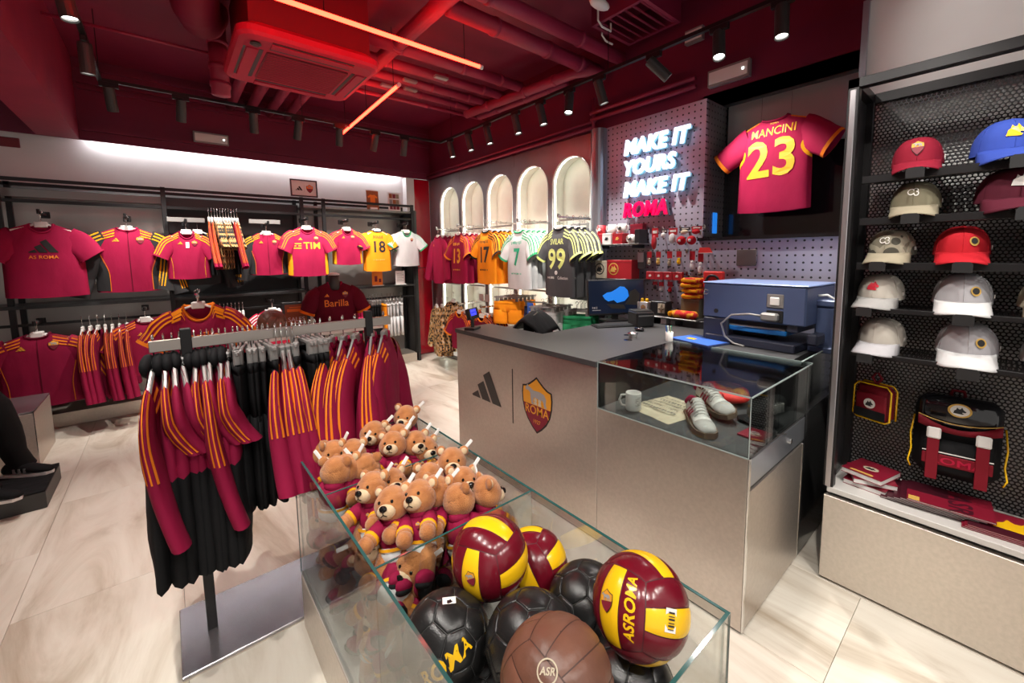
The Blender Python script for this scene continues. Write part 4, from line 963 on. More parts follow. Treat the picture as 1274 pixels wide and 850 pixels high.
for a in [(.82, 1.80, .845, -.35, -.1, .1, 'plush bear with maroon shirt perched highest at the back corner of the bin'), (.645, 1.77, .825, -.3, -.15, .1, 'plush bear looking out beside the rack in the back row of the bin'), (.43, 1.74, .80, -.8, -.1, -.2, 'plush bear facing the glass side in the back corner near the rack'),
          (.43, 1.59, .80, 2.7, .2, 0, 'plush bear showing the back of its head near the glass side'), (.765, 1.58, .80, .3, -.3, .15, 'plush bear peeping from behind another beside the counter side glass'), (.67, 1.51, .82, -.2, -.35, -.1, 'plush bear staring upwards just behind the far glass divider'),
          (.54, 1.58, .78, 2.9, .25, 0, 'plush bear with only the back of its head showing in the far compartment'), (.465, 1.385, .80, -.75, -.3, -.2, 'plush bear with head turned to the glass side in the middle compartment'), (.81, 1.36, .80, .05, -.3, .1, 'plush bear beside the counter side glass in the middle compartment'),
          (.70, 1.36, .77, .4, -.3, .2, 'plush bear half hidden behind another in the middle compartment'), (.645, 1.22, .80, -.6, -.45, -.1, 'plush bear looking down over another bear in the middle compartment'), (.50, 1.235, .81, -.4, -.4, -.2, 'plush bear above the face-down bear in the middle compartment'),
          (.69, 1.13, .79, 2.5, .2, .3, 'plush bear turned away with a white tag by the near divider'), (.575, 1.08, .82, -.4, -.5, -.2, 'plush bear leaning on the near divider behind the volleyball'), (.80, 1.08, .78, 2.0, .1, .2, 'plush bear turned away in the corner above the volleyball'),
          (.45, 1.11, .66, 2.9, 1.15, .1, 'plush bear lying face down with its furry back up'), (.80, 1.50, .77, .5, -.2, .2, 'plush bear leaning on the counter side glass behind the far divider'), (.42, 1.83, .80, 1.9, .1, .1, 'plush bear turned to the rack in the back corner of the bin'),
          (.43, 1.48, .79, -.6, -.2, -.2, 'plush bear squeezed between the glass side and the far divider'), (.74, 1.72, .80, .2, -.2, .1, 'plush bear sunk between two others in the back row'), (.56, 1.40, .79, .3, -.4, .1, 'plush bear just in front of the far divider, half sunk'), (.53, 1.70, .80, -.5, -.2, -.1, 'plush bear half sunk behind the one facing away'), (.76, 1.22, .79, .4, -.4, .2, 'plush bear tucked behind the tagged bear in the middle compartment')]:
    put_bear(*a)
rn = random.Random(11)
B0g = 'plush bears buried in the lower layers'
for zz in (.64, .5, .37):
    for ix in range(3):
        for iy, yy in enumerate((1.11, 1.23, 1.35, 1.53, 1.66, 1.8)):
            o = put_bear(.44+ix*.19+rn.uniform(-.02, .02), yy+rn.uniform(-.03, .03), zz+rn.uniform(-.03, .02), rn.uniform(-2.5, 1.2), rn.uniform(-1.5, 1.0), rn.uniform(-.8, .8))
            o['label'] = 'plush teddy bear buried in the lower layers of the bin'; o['group'] = B0g
# ---------------------------------------------------------------- balls
def sph_place(R, d, up, roll=0):
    d = d.normalized(); r = up.cross(d).normalized(); u = d.cross(r)
    if roll: r, u = r*cos(roll)+u*sin(roll), -r*sin(roll)+u*cos(roll)
    def f(x, y, o=0): return (d + r*(x/R) + u*(y/R)).normalized()*(R+.0012+o)
    return f
def make_soccer(R, mat, core, label, group):
    t = thing('football', label, 'ball', (0, 0, 0), 0, group)
    ph = (1+sqrt(5))/2
    V = [Vector(p).normalized() for a in (-1, 1) for b_ in (-1, 1) for p in ((0, a, b_*ph), (a, b_*ph, 0), (b_*ph, 0, a))]
    el = min((V[0]-v).length for v in V[1:])
    nb = {i: [j for j in range(12) if j != i and (V[i]-V[j]).length < el*1.1] for i in range(12)}
    panels = []
    for i in range(12): panels.append([V[i].lerp(V[j], 1/3) for j in nb[i]])
    for i in range(12):
        for j in nb[i]:
            for k2 in nb[i]:
                if i < j < k2 and k2 in nb[j]:
                    panels.append([V[a].lerp(V[b_], 1/3) for a, b_ in ((i, j), (j, i), (j, k2), (k2, j), (k2, i), (i, k2))])
    for pts in panels:
        c = sum(pts, Vector())/len(pts); c.normalize(); e = c.orthogonal().normalized(); g2 = c.cross(e)
        pts = sorted(pts, key=lambda p: atan2(p.dot(g2), p.dot(e)))
        rim = []
        for a, b_ in zip(pts, pts[1:]+pts[:1]): rim += [a.lerp(b_, q/4) for q in range(4)]
        rim = [p.normalized() for p in rim]; n = len(rim); mb = MB(); vs = []
        for f_, rr in ((.985, .978), (.96, .992), (.9, 1.0), (.6, 1.003), (.3, 1.004)): vs += [(c.lerp(p, f_)).normalized()*R*rr for p in rim]
        vs.append(c*R*1.004); fs = [(k*n+i, k*n+(i+1) % n, (k+1)*n+(i+1) % n, (k+1)*n+i) for k in range(4) for i in range(n)] + [(4*n+i, 4*n+(i+1) % n, 5*n) for i in range(n)]
        mb.add(vs, fs); obj('panel', mb, mat, t, True)
    obj('core', MB().ell((0,0,0), (R*.979,)*3, 24, 16), core, t, True)
    return t
def make_volley(R, label, group, mats, core):
    t = thing('volleyball', label, 'ball', (0, 0, 0), 0, group)
    ax = [Vector((1,0,0)), Vector((0,1,0)), Vector((0,0,1))]
    for k in range(3):
        for s in (-1, 1):
            n = ax[k]*s; a = ax[(k+1) % 3]; b_ = ax[(k+2) % 3]
            for q in range(3):
                v0, v1 = -1+q*2/3, -1+(q+1)*2/3
                def fn(i, j):
                    u = (i*2-1)*.985; v = lerp(v0+.015, v1-.015, j); ed = min(min(i, 1-i)*8*.5, min(j, 1-j)*4*.5, .25)*4
                    d = (n + a*tan(pi/4*u) + b_*tan(pi/4*v)).normalized(); return d*R*(.982+.018*sqrt(max(0, min(1, ed))))
                mb = MB().grid(fn, 14, 6)
                if s < 0: mb.f = [tuple(reversed(f)) for f in mb.f]
                obj('panel', mb, mats[1 if q == 1 else 0], t, True)
    obj('core', MB().ell((0,0,0), (R*.983,)*3, 24, 16), core, t, True)
    return t
from mathutils import Euler
def setrot(o, loc, e): o.location = loc; o.rotation_euler = e; return o
def ball_decals(o, R, items):
    Rm = o.rotation_euler.to_matrix(); inv = Rm.transposed()
    for kind, d, sz, mat, roll, txt in items:
        pl = sph_place(R, inv @ Vector(d), inv @ Vector((0, 0, 1)), roll)
        if kind == 'text':
            vs, fs = text_geo(txt, size=sz, bold=.02, shear=.2); obj('print', MB().add([pl(v.x, v.y) for v in vs], fs), mat, o)
        elif kind == 'crest': crest(o, None, sz, pl, d=.0006, wname='ball_crest')
        elif kind == 'rect': decal(o, 'print', [[(-.5,-.8),(.5,-.8),(.5,.8),(-.5,.8)]], mat, None, sz, .0003, pl)
        elif kind == 'code':
            for q in range(7): decal(o, 'print', [[(-.3,-.66+q*.2),(.3,-.66+q*.2),(.3,-.66+q*.2+.06*(1+q % 2)),(-.3,-.66+q*.2+.06*(1+q % 2))]], mat, None, sz, .0008, pl)
        elif kind == 'ring':
            c1 = circle(1, 24); c2 = circle(.86, 24); obj('print', MB().add([pl(x*sz, y*sz) for x, y in c1+c2], [(q, (q+1) % 24, 24+(q+1) % 24, 24+q) for q in range(24)]), mat, o)
def orient(pos, left, tilt, roll=0):
    d = (Vector((0, 0, 1.6))-Vector(pos)).normalized(); r = Vector((0, 0, 1)).cross(d).normalized(); u = d.cross(r)
    r, u = r*cos(roll)+u*sin(roll), -r*sin(roll)+u*cos(roll)
    Z = u*cos(tilt)+d*sin(tilt); fw = d*cos(tilt)-u*sin(tilt); A = fw*cos(left)-r*sin(left); B = Z.cross(A)
    return Matrix((B, -A, Z)).transposed().to_euler(), r, u, d
VR, SR = .105, .107
cam = Vector((0, 0, 1.6))
va = setrot(make_volley(VR, 'maroon and yellow volleyball leaning on the glass divider by the bears', None, ('ball_maroon', 'ball_yellow'), 'ball_core_maroon'), (.625, .875, .775), orient((.625, .875, .775), .6, .65, .1)[0])
vb = setrot(copy_tree(va), (.755, .485, .82), orient((.755, .485, .82), .68, .22, -.05)[0]); vb['label'] = 'maroon and yellow volleyball on top of the pile with yellow lettering'
vc = setrot(copy_tree(va), (.795, .885, .655), (1.0, .3, .6)); vc['label'] = 'maroon and yellow volleyball wedged between the black balls and divider'
sc_ = setrot(make_soccer(SR, 'ball_black', 'ball_core', 'black football with yellow lettering against the glass side', None), (.462, .835, .66), (.3, .2, .4))
LBL = ['black football in the middle of the bin under the brown ball', 'black football behind the top volleyball', 'black football low in the corner under the top volleyball']
sd_ = setrot(copy_tree(sc_), (.585, .66, .705), (.1, .5, 1.1)); sd_['label'] = LBL[0]
se_ = setrot(copy_tree(sc_), (.80, .675, .66), (.6, .1, .3)); se_['label'] = LBL[1]
sg_ = setrot(copy_tree(sc_), (.735, .50, .61), (.2, .4, .9)); sg_['label'] = LBL[2]
for q, p in enumerate(((.46, .47, .365), (.46, .70, .365), (.46, .90, .366), (.68, .47, .365), (.68, .69, .366), (.68, .9, .365), (.79, .58, .43), (.56, .58, .48), (.575, .83, .5))):
    setrot(copy_tree(sc_), p, (q, q*.7, q*.3)); bpy.context.view_layer.update()
    o = COL.objects[-1]
for o in [o for o in COL.objects if o.name.startswith('football') and o.parent is None and o.location.z < .55 and 'ball' == o.get('category')]:
    o['label'] = 'black football in the bottom layer of the glass bin'; o['group'] = 'footballs in the bottom layer'
vf = setrot(make_volley(VR+.004, 'brown leather vintage football at the front of the bin', None, ('ball_brown', 'ball_brown'), 'ball_core_brown'), (.515, .51, .785), (.35, .3, .2)); vf.name = 'leather_football'
def vdir(o, right, up):
    e, r, u, d = orient(o.location, 0, 0); return (d*cos(right)*cos(up) + r*sin(right)*cos(up) + u*sin(up))
def ball_mark(o, R, kind, right, up, sz, mat, roll=0, txt=''):
    e, r, u, d = orient(o.location, 0, 0); inv = o.rotation_euler.to_matrix().transposed()
    dd = vdir(o, right, up); uu = u - dd*u.dot(dd); pl = sph_place(R, inv @ dd, inv @ uu.normalized(), roll)
    if kind == 'text': vs, fs = text_geo(txt, size=sz, bold=.03, shear=.2); obj('print', MB().add([pl(v.x, v.y) for v in vs], fs), mat, o)
    elif kind == 'crest': crest(o, None, sz, pl, d=.0006, wname='ball_crest')
    elif kind == 'rect': decal(o, 'print', [[(-.5,-.8),(.5,-.8),(.5,.8),(-.5,.8)]], mat, None, sz, .0003, pl)
    elif kind == 'code':
        for q in range(6): decal(o, 'print', [[(-.3,-.66+q*.23),(.3,-.66+q*.23),(.3,-.66+q*.23+.06*(1+q % 2)),(-.3,-.66+q*.23+.06*(1+q % 2))]], mat, None, sz, .0008, pl)
    elif kind == 'ring':
        c1 = circle(1, 24); c2 = circle(.86, 24); obj('print', MB().add([pl(x*sz, y*sz) for x, y in c1+c2], [(q, (q+1) % 24, 24+(q+1) % 24, 24+q) for q in range(24)]), mat, o)
ball_mark(vb, VR, 'crest', -.70, -.06, .034, ''); ball_mark(vb, VR, 'text', -.19, -.12, .031, 'ball_yellow', 1.5, 'ASROMA'); ball_mark(vb, VR, 'rect', .62, -.15, .026, 'white_print'); ball_mark(vb, VR, 'code', .62, -.15, .024, 'black_print')
ball_mark(va, VR, 'crest', -.55, -.45, .03, '', .2)
ball_mark(sc_, SR, 'text', -.05, -.45, .05, 'ball_yellow', .5, 'ROMA'); ball_mark(sc_, SR, 'rect', .1, .75, .02, 'white_print', 1.5)
ball_mark(se_, SR, 'crest', .05, -.75, .035, ''); ball_mark(vf, VR+.004, 'ring', -.15, .1, .019, 'cream'); ball_mark(vf, VR+.004, 'text', -.15, .1, .015, 'cream', 0, 'ASR')
vg = setrot(make_volley(.122, 'large dark brown vintage ball on the white table behind the rack', None, ('ball_brown', 'ball_brown'), 'ball_core_brown'), (.72, 4.42, 1.004), (.3, .5, .2)); vg.name = 'leather_football'
# ---------------------------------------------------------------- counter
XF, CY0, CY1, CZ = 1.728, .628, 2.811, 1.028
cbx, cby = 2.1, 1.7
t = thing('sales_counter', 'champagne metal sales counter with dark worktop and printed marks', 'counter', (cbx, cby, 0))
def cb(name, x0, x1, y0, y1, z0, z1, mat, b_=.002, p=None): return obj(name, MB().cbox(x0-cbx, x1-cbx, y0-cby, y1-cby, z0, z1, b_), mat, p or t)
cb('front_panel', XF, XF+.02, 1.397, CY1, .012, .998, 'counter_metal'); cb('front_panel', XF, XF+.02, CY0+.004, 1.395, .012, .772, 'counter_metal')
cb('end_panel', XF+.02, 2.05, CY1-.02, CY1, .012, .998, 'counter_metal'); cb('end_panel', XF+.022, 2.42, CY0, CY0+.02, .012, .628, 'counter_metal'); cb('edge_trim', XF, XF+.02, CY0-.003, CY0+.003, .012, .775, 'chrome')
dr = cb('drawer_front', XF+.022, 2.5, CY0+.004, CY0+.02, .64, .76, 'pillar_metal'); obj('lock', MB().lathe([(.013, 0), (.013, .008), (.004, .01)], 14, at(FACE_Y, 2.22-cbx, CY0-cby+.003, .70)), 'chrome', dr)
cb('drawer_gap', XF+.022, 2.5, CY0+.006, CY0+.02, .628, .64, 'black_satin'); cb('edge_trim', 2.41, 2.42, CY0-.003, CY0+.02, .012, .63, 'chrome')
cb('carcass', XF+.022, 2.5, CY0+.022, 1.39, .02, .76, 'black_satin', .001); cb('carcass', XF+.022, 2.04, 1.40, CY1-.022, .02, .99, 'black_satin', .001); cb('carcass', 2.05, 2.5, 1.40, 2.1, .02, .99, 'black_satin', .001)
cb('toe_kick', XF+.01, 2.48, CY0+.01, CY1-.02, 0, .02, 'black_satin', .001)
mb = MB().prism([(XF-.012, 1.397), (2.52, 1.397), (2.52, .72), (3.325, .72), (3.325, 2.172), (2.06, 2.172), (2.06, CY1+.004), (XF-.012, CY1+.004)], .998, CZ)
mb.v = [(x-cbx, y-cby, z) for x, y, z in mb.v]; wt = obj('worktop', mb, 'desk_top', t)
for y in (1.60, 1.70): obj('cable_hole', MB().lathe([(.028, .0), (.028, .0012), (.02, .0015)], 18, Matrix.Translation((2.36-cbx+(.1 if y > 1.65 else -.04), y-cby+.02, CZ))), 'black_gloss', wt)
for y in (.8, 2.1): cb('desk_leg', 3.26, 3.3, y-.02, y+.02, 0, .998, 'black_metal')
mm = at(FACE_X, XF-cbx-.0005, 2.428-cby, .643)
decal(t, 'printed_bars', BARS, 'charcoal_print', mm, .372, .001)
obj('printed_rule', MB().box(XF-cbx-.0015, XF-cbx, 2.113-cby, 2.121-cby, .463, .841), 'dark_print', t)
crest(t, at(FACE_X, XF-cbx-.0005, 1.877-cby, .656), .294, full=True, d=.0008, wname='printed_crest', ymat='crest_gold')
# glass case on the counter end
t = thing('glass_case', 'glass display case set in the end of the counter', 'display case', (2.1, 1.0, .775)); gx, gy = 2.1, 1.0
def gc(name, x0, x1, y0, y1, z0, z1, mat='glass_case'): return obj(name, MB().box(x0-gx, x1-gx, y0-gy, y1-gy, z0-.775, z1-.775), mat, t)
gc('case_floor', XF+.008, 2.5, CY0+.006, 1.39, .761, .776, 'desk_top'); gc('case_side', XF+.008, 2.5, 1.385, 1.396, .776, 1.02, 'black_satin'); gc('case_back', 2.49, 2.502, CY0+.006, 1.39, .776, 1.02, 'black_satin')
gc('glass_front', XF, XF+.006, CY0+.002, 1.395, .774, 1.024); gc('glass_side', XF+.006, 2.49, CY0+.002, CY0+.008, .776, 1.024); gc('glass_top', XF, 2.5, CY0, 1.395, 1.024, 1.030)
mb = MB()
for b_ in ((XF-.001, XF+.001, CY0, 1.395, 1.0235, 1.0305), (XF, 2.5, CY0-.001, CY0+.001, 1.0235, 1.0305), (XF-.001, XF+.002, CY0, CY0+.003, .776, 1.03), (XF-.001, XF+.001, CY0, 1.395, .772, .777), (2.498, 2.503, CY0, 1.395, 1.022, 1.031), (XF-.001, XF+.003, 1.392, 1.397, .776, 1.03)):
    mb.box(b_[0]-gx, b_[1]-gx, b_[2]-gy, b_[3]-gy, b_[4]-.775, b_[5]-.775)
obj('glass_edge', mb, 'edge_pale', t)
# dark end cabinet beyond the counter
t = thing('end_cabinet', 'dark glossy end cabinet between the counter and the cap cabinet', 'cabinet', (2.75, .66, 0))
obj('body', MB().cbox(-.31, .55, -.03, .03, 0, .78, .003), 'black_gloss', t); obj('top_glass', MB().box(-.31, .55, -.004, .002, .78, 1.04), 'glass_case', t); obj('glass_edge', MB().box(-.31, .55, -.005, .003, 1.04, 1.044), 'edge_pale', t)
# things in the case -----------------------------------------------------
ZC = .776
t = thing('mug', 'white printed mug in the glass case', 'mug', (1.84, 1.245, ZC), .6)
obj('cup', MB().lathe([(.034, 0), (.038, .003), (.04, .01), (.04, .094), (.038, .097), (.036, .094), (.036, .012), (.001, .01)], 24, cap=False), 'white_plastic', t, True)
obj('handle', MB().tube([(0, .038, .08), (0, .062, .078), (0, .072, .05), (0, .06, .024), (0, .038, .02)], .006, 8), 'white_plastic', t, True)
mb = MB()
for q in range(6):
    z = .075-q*.008
    for a in range(6): 
        if (q+a) % 4: a0 = radians(195+a*13); mb.add([(.0405*cos(x), .0405*sin(x), z+h) for x, h in ((a0, 0), (a0+.17, 0), (a0+.17, .003), (a0, .003))], [(0,1,2,3)])
obj('print', mb, 'charcoal_print', t)
t = thing('tote_bag', 'folded cream cotton tote with printed words behind the mug', 'bag', (1.99, 1.13, ZC), -.2)
def tote(a, b_): return Vector(((a-.5)*.33, (b_-.5)*.29, .014+.006*noise.noise(Vector((a*4, b_*4, 2)))-.013*max(0, (abs(a-.5)*2)**8)-.012*max(0, (abs(b_-.5)*2)**8)))
mb = MB().grid(tote, 16, 12); mb.v += [(x, y, .0005) for x, y, z in mb.v]; n_ = 17*13; mb.f += [tuple(n_+i for i in reversed(f)) for f in mb.f[:]]
obj('cloth', mb, 'cream', t, True)
for q, (w_, h_, n_s) in enumerate(((.24, .022, 14), (.2, .012, 16), (.22, .012, 18), (.16, .02, 9), (.2, .010, 18))):
    decal(t, 'print', strokes(w_, h_, n_s, q), 'charcoal_print', Matrix.Translation((-.09+q*.042, 0, .0245)) @ Matrix.Rotation(-pi/2+.08, 4, 'Z'))
def sneaker(label, loc, rz, roll=0):
    t = thing('sneaker', label, 'shoe', loc, rz, None, rot=(roll, 0, rz)); t.scale = (1.06, 1.1, 1.1)
    def outl(s, z, sc=1):       # foot outline, heel x=0 to toe x=.28
        return None
    def ring(x, w, zt, zb, n=14):
        out = []
        for i in range(n):
            a = 2*pi*i/n; yy = w*cos(a)*(1 if sin(a) < 0 else .86); zz = zb+(zt-zb)*(.5+.5*sin(a)); out.append(Vector((x, yy*(1 if a > pi else (1-.25*max(0, sin(a)))), zz)))
        return out
    prof = [(.004, .022, .075, .02), (.02, .033, .088, .018), (.06, .035, .084, .018), (.1, .036, .092, .018), (.14, .040, .085, .018), (.18, .046, .064, .018), (.22, .047, .050, .018), (.255, .040, .042, .018), (.278, .02, .032, .02)]
    obj('upper', MB().loft([ring(*p) for p in prof]), 'shoe_white', t, 2)
    sole = [(.0, .024), (.02, .036), (.07, .037), (.12, .04), (.18, .048), (.22, .049), (.258, .042), (.286, .02)]
    mb = MB(); ol = [(x, w) for x, w in sole]+[(x, -w) for x, w in reversed(sole)]; mb.prism(ol, 0, .024); obj('sole', mb, 'rubber_gum', t)
    mb = MB().loft([ring(x, w+.001, zt+.001, zb) for x, w, zt, zb in ((.205, .0475, .054, .02), (.235, .0455, .048, .018), (.262, .038, .041, .018), (.281, .02, .033, .02))]); obj('toe_cap', mb, 'shoe_grey', t, True)
    obj('heel_tab', MB().loft([ring(x, w+.001, zt+.002, .05) for x, w, zt in ((.002, .023, .09), (.016, .033, .093), (.03, .034, .09))]), 'maroon', t, True)
    obj('opening', MB().ell((.062, 0, .082), (.045, .024, .012), 14, 6), 'maroon_dark', t, True)
    tg = obj('tongue', MB().loft([[Vector((x, w*cos(a), z+.006*sin(a))) for a in [2*pi*i/10 for i in range(10)]] for x, w, z in ((.095, .02, .104), (.12, .022, .093), (.17, .02, .07))]), 'shoe_white', t, True)
    for q in range(6): x = .104+q*.015; z = .112-q*.0075; obj('lace', MB().tube([(x, -.03, z-.022), (x+.003, -.015, z-.003), (x+.004, 0, z+.001), (x+.003, .015, z-.003), (x, .03, z-.022)], .003, 6), 'white_plastic', t, True)
    for s in (-1, 1):
        for q in range(3):
            x = .085+q*.026; obj('stripe', MB().loft([[Vector((x+dx+w, s*(yy), z)) for dx, w, z, yy in ((k2*.022, dd, .03+.045*k2, .0395+.004*sin(pi*k2)-(.012*k2*k2)+(.004 if q == 2 else 0)) for dd in (0, .012))] for k2 in (0, .33, .66, 1)], False, False), 'maroon', t)
    return t
sneaker('white sneaker with maroon stripes lying in front in the glass case', (2.01, 1.02, ZC), atan2(.807-1.01, 1.782-2.003))
sneaker('white sneaker with maroon stripes propped behind its pair in the glass case', (2.20, 1.06, ZC+.03), atan2(.788-1.08, 2.01-2.225), .25)
t = thing('drawstring_bag', 'red and orange patterned drawstring bag behind the sneakers', 'bag', (2.34, 1.0, ZC), -.3)
obj('cloth', MB().ell((0, 0, .045), (.11, .15, .045), 18, 10), 'red_bag', t, True); obj('flap', MB().ell((.02, -.02, .062), (.085, .115, .035), 16, 8), 'mix_scarf', t, True)
for q in range(4): obj('print', MB().box(-.03+q*.02, -.02+q*.02, -.09, .03, .095, .0985), 'charcoal_print', t)
t = thing('football_boot', 'dark grey laced shoe with white stripes at the back of the case', 'shoe', (2.30, .76, ZC), 2.9)
obj('upper', MB().loft([[Vector((x, w*cos(a), z*(.55+.45*sin(a)))) for a in [2*pi*i/12 for i in range(12)]] for x, w, z in ((-.13, .02, .05), (-.1, .04, .085), (-.03, .042, .08), (.04, .046, .066), (.1, .042, .045), (.135, .018, .03))]), 'charcoal', t, True)
obj('sole', MB().prism([(-.135, -.03), (0, -.045), (.1, -.042), (.14, 0), (.1, .042), (0, .045), (-.135, .03)], 0, .012), 'black_satin', t)
for q in range(3): obj('stripe', MB().box(-.06+q*.03, -.045+q*.03, .040, .049, .015, .06), 'white_print', t)
for q in range(4): obj('lace', MB().tube([(-.03+q*.02, -.03, .07-q*.005), (-.03+q*.02, .03, .075-q*.005)], .003, 5), 'olive', t)
t = thing('drawstring_bag', 'dark patterned gym sack with black cords beside the dark shoe', 'bag', (2.14, .74, ZC), .2)
obj('cloth', MB().ell((0, 0, .012), (.07, .1, .014), 14, 8), 'black_fab', t, True); obj('cord', MB().tube([(-.05, .06, .02), (-.1, .0, .012), (-.12, -.08, .006), (-.08, -.12, .006)], .003, 6).tube([(-.03, .06, .02), (-.09, -.02, .012), (-.1, -.09, .006)], .003, 6), 'black_satin', t)
t = thing('card_wallet', 'flat maroon card wallet with round emblem in the glass case', 'wallet', (1.98, .70, ZC), -.1)
obj('cover', MB().cbox(-.06, .06, -.05, .05, 0, .01, .002), 'book_maroon', t); obj('emblem', MB().prism(circle(.02, 16), .01, .0108), 'white_print', t); obj('emblem_figure', MB().prism([(x*.028, y*.028) for x, y in WOLFHEAD], .0108, .0114), 'black_print', t)
# ---------------------------------------------------------------- things on the desk
t = thing('customer_display', 'small black customer display with a blue screen on the counter end', 'display', (1.80, 2.69, CZ), .5)
obj('base', MB().cbox(-.06, .06, -.045, .045, 0, .018, .006), 'black_satin', t); obj('pole', MB().tube([(0, 0, .015), (0, 0, .09)], .013, 10), 'black_satin', t)
q = Matrix.Translation((0, 0, .12)) @ Matrix.Rotation(-.25, 4, 'X'); obj('head', MB().cbox(-.07, .07, -.02, .02, -.04, .045, .005, q), 'black_satin', t); obj('screen', MB().box(-.058, .03, -.0215, -.02, -.012, .035, q), 'screen_violet', t); decal(t, 'readout', strokes(.07, .012, 6, 2), 'screen_dark', q @ at(FACE_Y, -.015, -.0225, .012))
t = thing('office_chair', 'black padded chair back rising behind the counter', 'chair', (2.34, 2.57, 0), .5)
obj('backrest', MB().cbox(-.2, .2, -.03, .03, .72, 1.09, .025), 'black_fab', t, True); obj('seat', MB().cbox(-.21, .21, -.42, -.02, .6, .67, .025), 'black_fab', t); obj('post', MB().tube([(0, -.2, .05), (0, -.2, .6)], .025, 10), 'black_metal', t)
for a in range(5): obj('leg', MB().tube([(0, -.2, .06), (.24*cos(a*1.2566), -.2+.24*sin(a*1.2566), .03)], .018, 8), 'black_metal', t)
obj('back_rail', MB().tube([(-.12, -.04, .7), (-.15, -.05, 1.12), (-.05, -.05, 1.125)], .008, 8), 'chrome', t)
t = thing('jacket', 'black jacket thrown over the chair behind the counter', 'jacket', (2.33, 2.55, 1.10), .5)
def jk(a, b_):
    x = (a-.5)*.52; s_ = (b_-.5)*.5; z = .03-.16*(abs(s_)/.25)**1.6+.02*noise.noise(Vector((x*8, s_*9, 1)))-.05*(abs(x)/.26)**3; return Vector((x, s_*.62, z))
obj('cloth', MB().grid(jk, 18, 14), 'black_fab', t, True, solid=.012)
t = thing('monitor', 'dark flat monitor showing a blue rock arch picture', 'monitor', (2.93, 2.17, CZ), -.5)
q = Matrix.Translation((0, 0, .20)) @ Matrix.Rotation(-.1, 4, 'X')
obj('casing', MB().cbox(-.26, .26, -.012, .014, -.145, .155, .004, q), 'black_satin', t); obj('screen', MB().box(-.25, .25, -.0135, -.012, -.13, .145, q), 'screen_dark', t)
decal(t, 'screen_picture', [[(-.13,.02),(-.09,.045),(-.05,.05),(-.01,.07),(.03,.095),(.07,.09),(.1,.06),(.11,.01),(.07,-.03),(.0,-.045),(-.03,-.02),(-.08,-.03),(-.11,-.01)]], 'screen_blue', q @ at(FACE_Y, 0, -.0145, 0)); decal(t, 'screen_picture', [[(.07,-.06),(.2,-.07),(.21,.03),(.17,.07),(.12,.05),(.11,-.01)], [(-.1,-.05),(.06,-.06),(.08,-.1),(-.05,-.09)]], 'charcoal_print', q @ at(FACE_Y, 0, -.0142, 0))
decal(t, 'screen_clock', strokes(.05, .022, 4, 3), 'white_print', q @ at(FACE_Y, -.2, -.0145, -.08)); obj('screen_date', MB().box(-.225, -.15, -.0145, -.014, -.105, -.1, q), 'white_print', t)
obj('stand', MB().cbox(-.03, .03, .015, .03, 0, .2, .004).cbox(-.11, .11, -.06, .09, 0, .012, .004), 'black_satin', t)
t = thing('receipt_printer', 'black receipt printer under the shelf by the monitor', 'printer', (2.86, 1.88, CZ), -.5)
obj('body', MB().cbox(-.075, .075, -.08, .08, 0, .12, .01), 'black_satin', t); obj('slot', MB().box(-.06, .06, -.0815, -.08, .085, .095), 'grey_plastic', t); obj('lid', MB().cbox(-.07, .07, -.05, .075, .12, .128, .004), 'charcoal_metal', t)
t = thing('pen_cup', 'small silver cup standing on the counter', 'cup', (2.39, 1.63, CZ)); obj('cup', MB().lathe([(.026, 0), (.03, .03), (.034, .032), (.034, .038), (.024, .038), (.022, .005), (.001, .004)], 20, cap=False), 'chrome', t, True); obj('base', MB().lathe([(.028, 0), (.028, .003), (.001, .0031)], 20), 'chrome', t)
t = thing('pen_holder', 'white holder of pens and green tags on the counter by the case', 'pen holder', (2.49, 1.42, CZ)); obj('cup', MB().lathe([(.022, 0), (.025, .06), (.022, .06), (.02, .004), (.001, .003)], 14, cap=False), 'white_plastic', t, True)
for q in range(5): obj('pen', MB().tube([(.008*cos(q), .008*sin(q), .01), (.022*cos(q), .022*sin(q), .10)], .004, 6), ['green_print', 'white_print', 'blue_print', 'mint', 'cream'][q], t)
t = thing('document_folder', 'blue folder lying beside the glass case', 'folder', (2.62, 1.27, CZ), -.25); obj('cover', MB().cbox(-.12, .12, -.15, .15, 0, .012, .002), 'navy', t); obj('sheet', MB().box(-.115, .06, -.145, .145, .012, .0135), 'blue_print', t); obj('note', MB().box(-.05, -.01, .02, .08, .0135, .0145), 'ball_yellow', t)
t = thing('keyboard', 'black keyboard lying under the monitor', 'keyboard', (2.72, 2.0, CZ), -.5); obj('tray', MB().cbox(-.2, .2, -.065, .065, 0, .012, .004), 'black_satin', t); obj('key_row', MB().box(-.19, .19, -.055, -.035, .012, .017).box(-.19, .19, -.03, -.01, .012, .017).box(-.19, .19, -.005, .015, .012, .017).box(-.19, .19, .02, .04, .012, .017), 'charcoal_metal', t)
t = thing('computer_mouse', 'black computer mouse by the keyboard', 'mouse', (2.66, 1.76, CZ), -.4); obj('shell', MB().ell((0, 0, .012), (.03, .05, .016), 12, 8), 'black_gloss', t, True); obj('wheel', MB().ell((0, -.025, .026), (.004, .008, .006), 8, 6), 'grey_plastic', t)
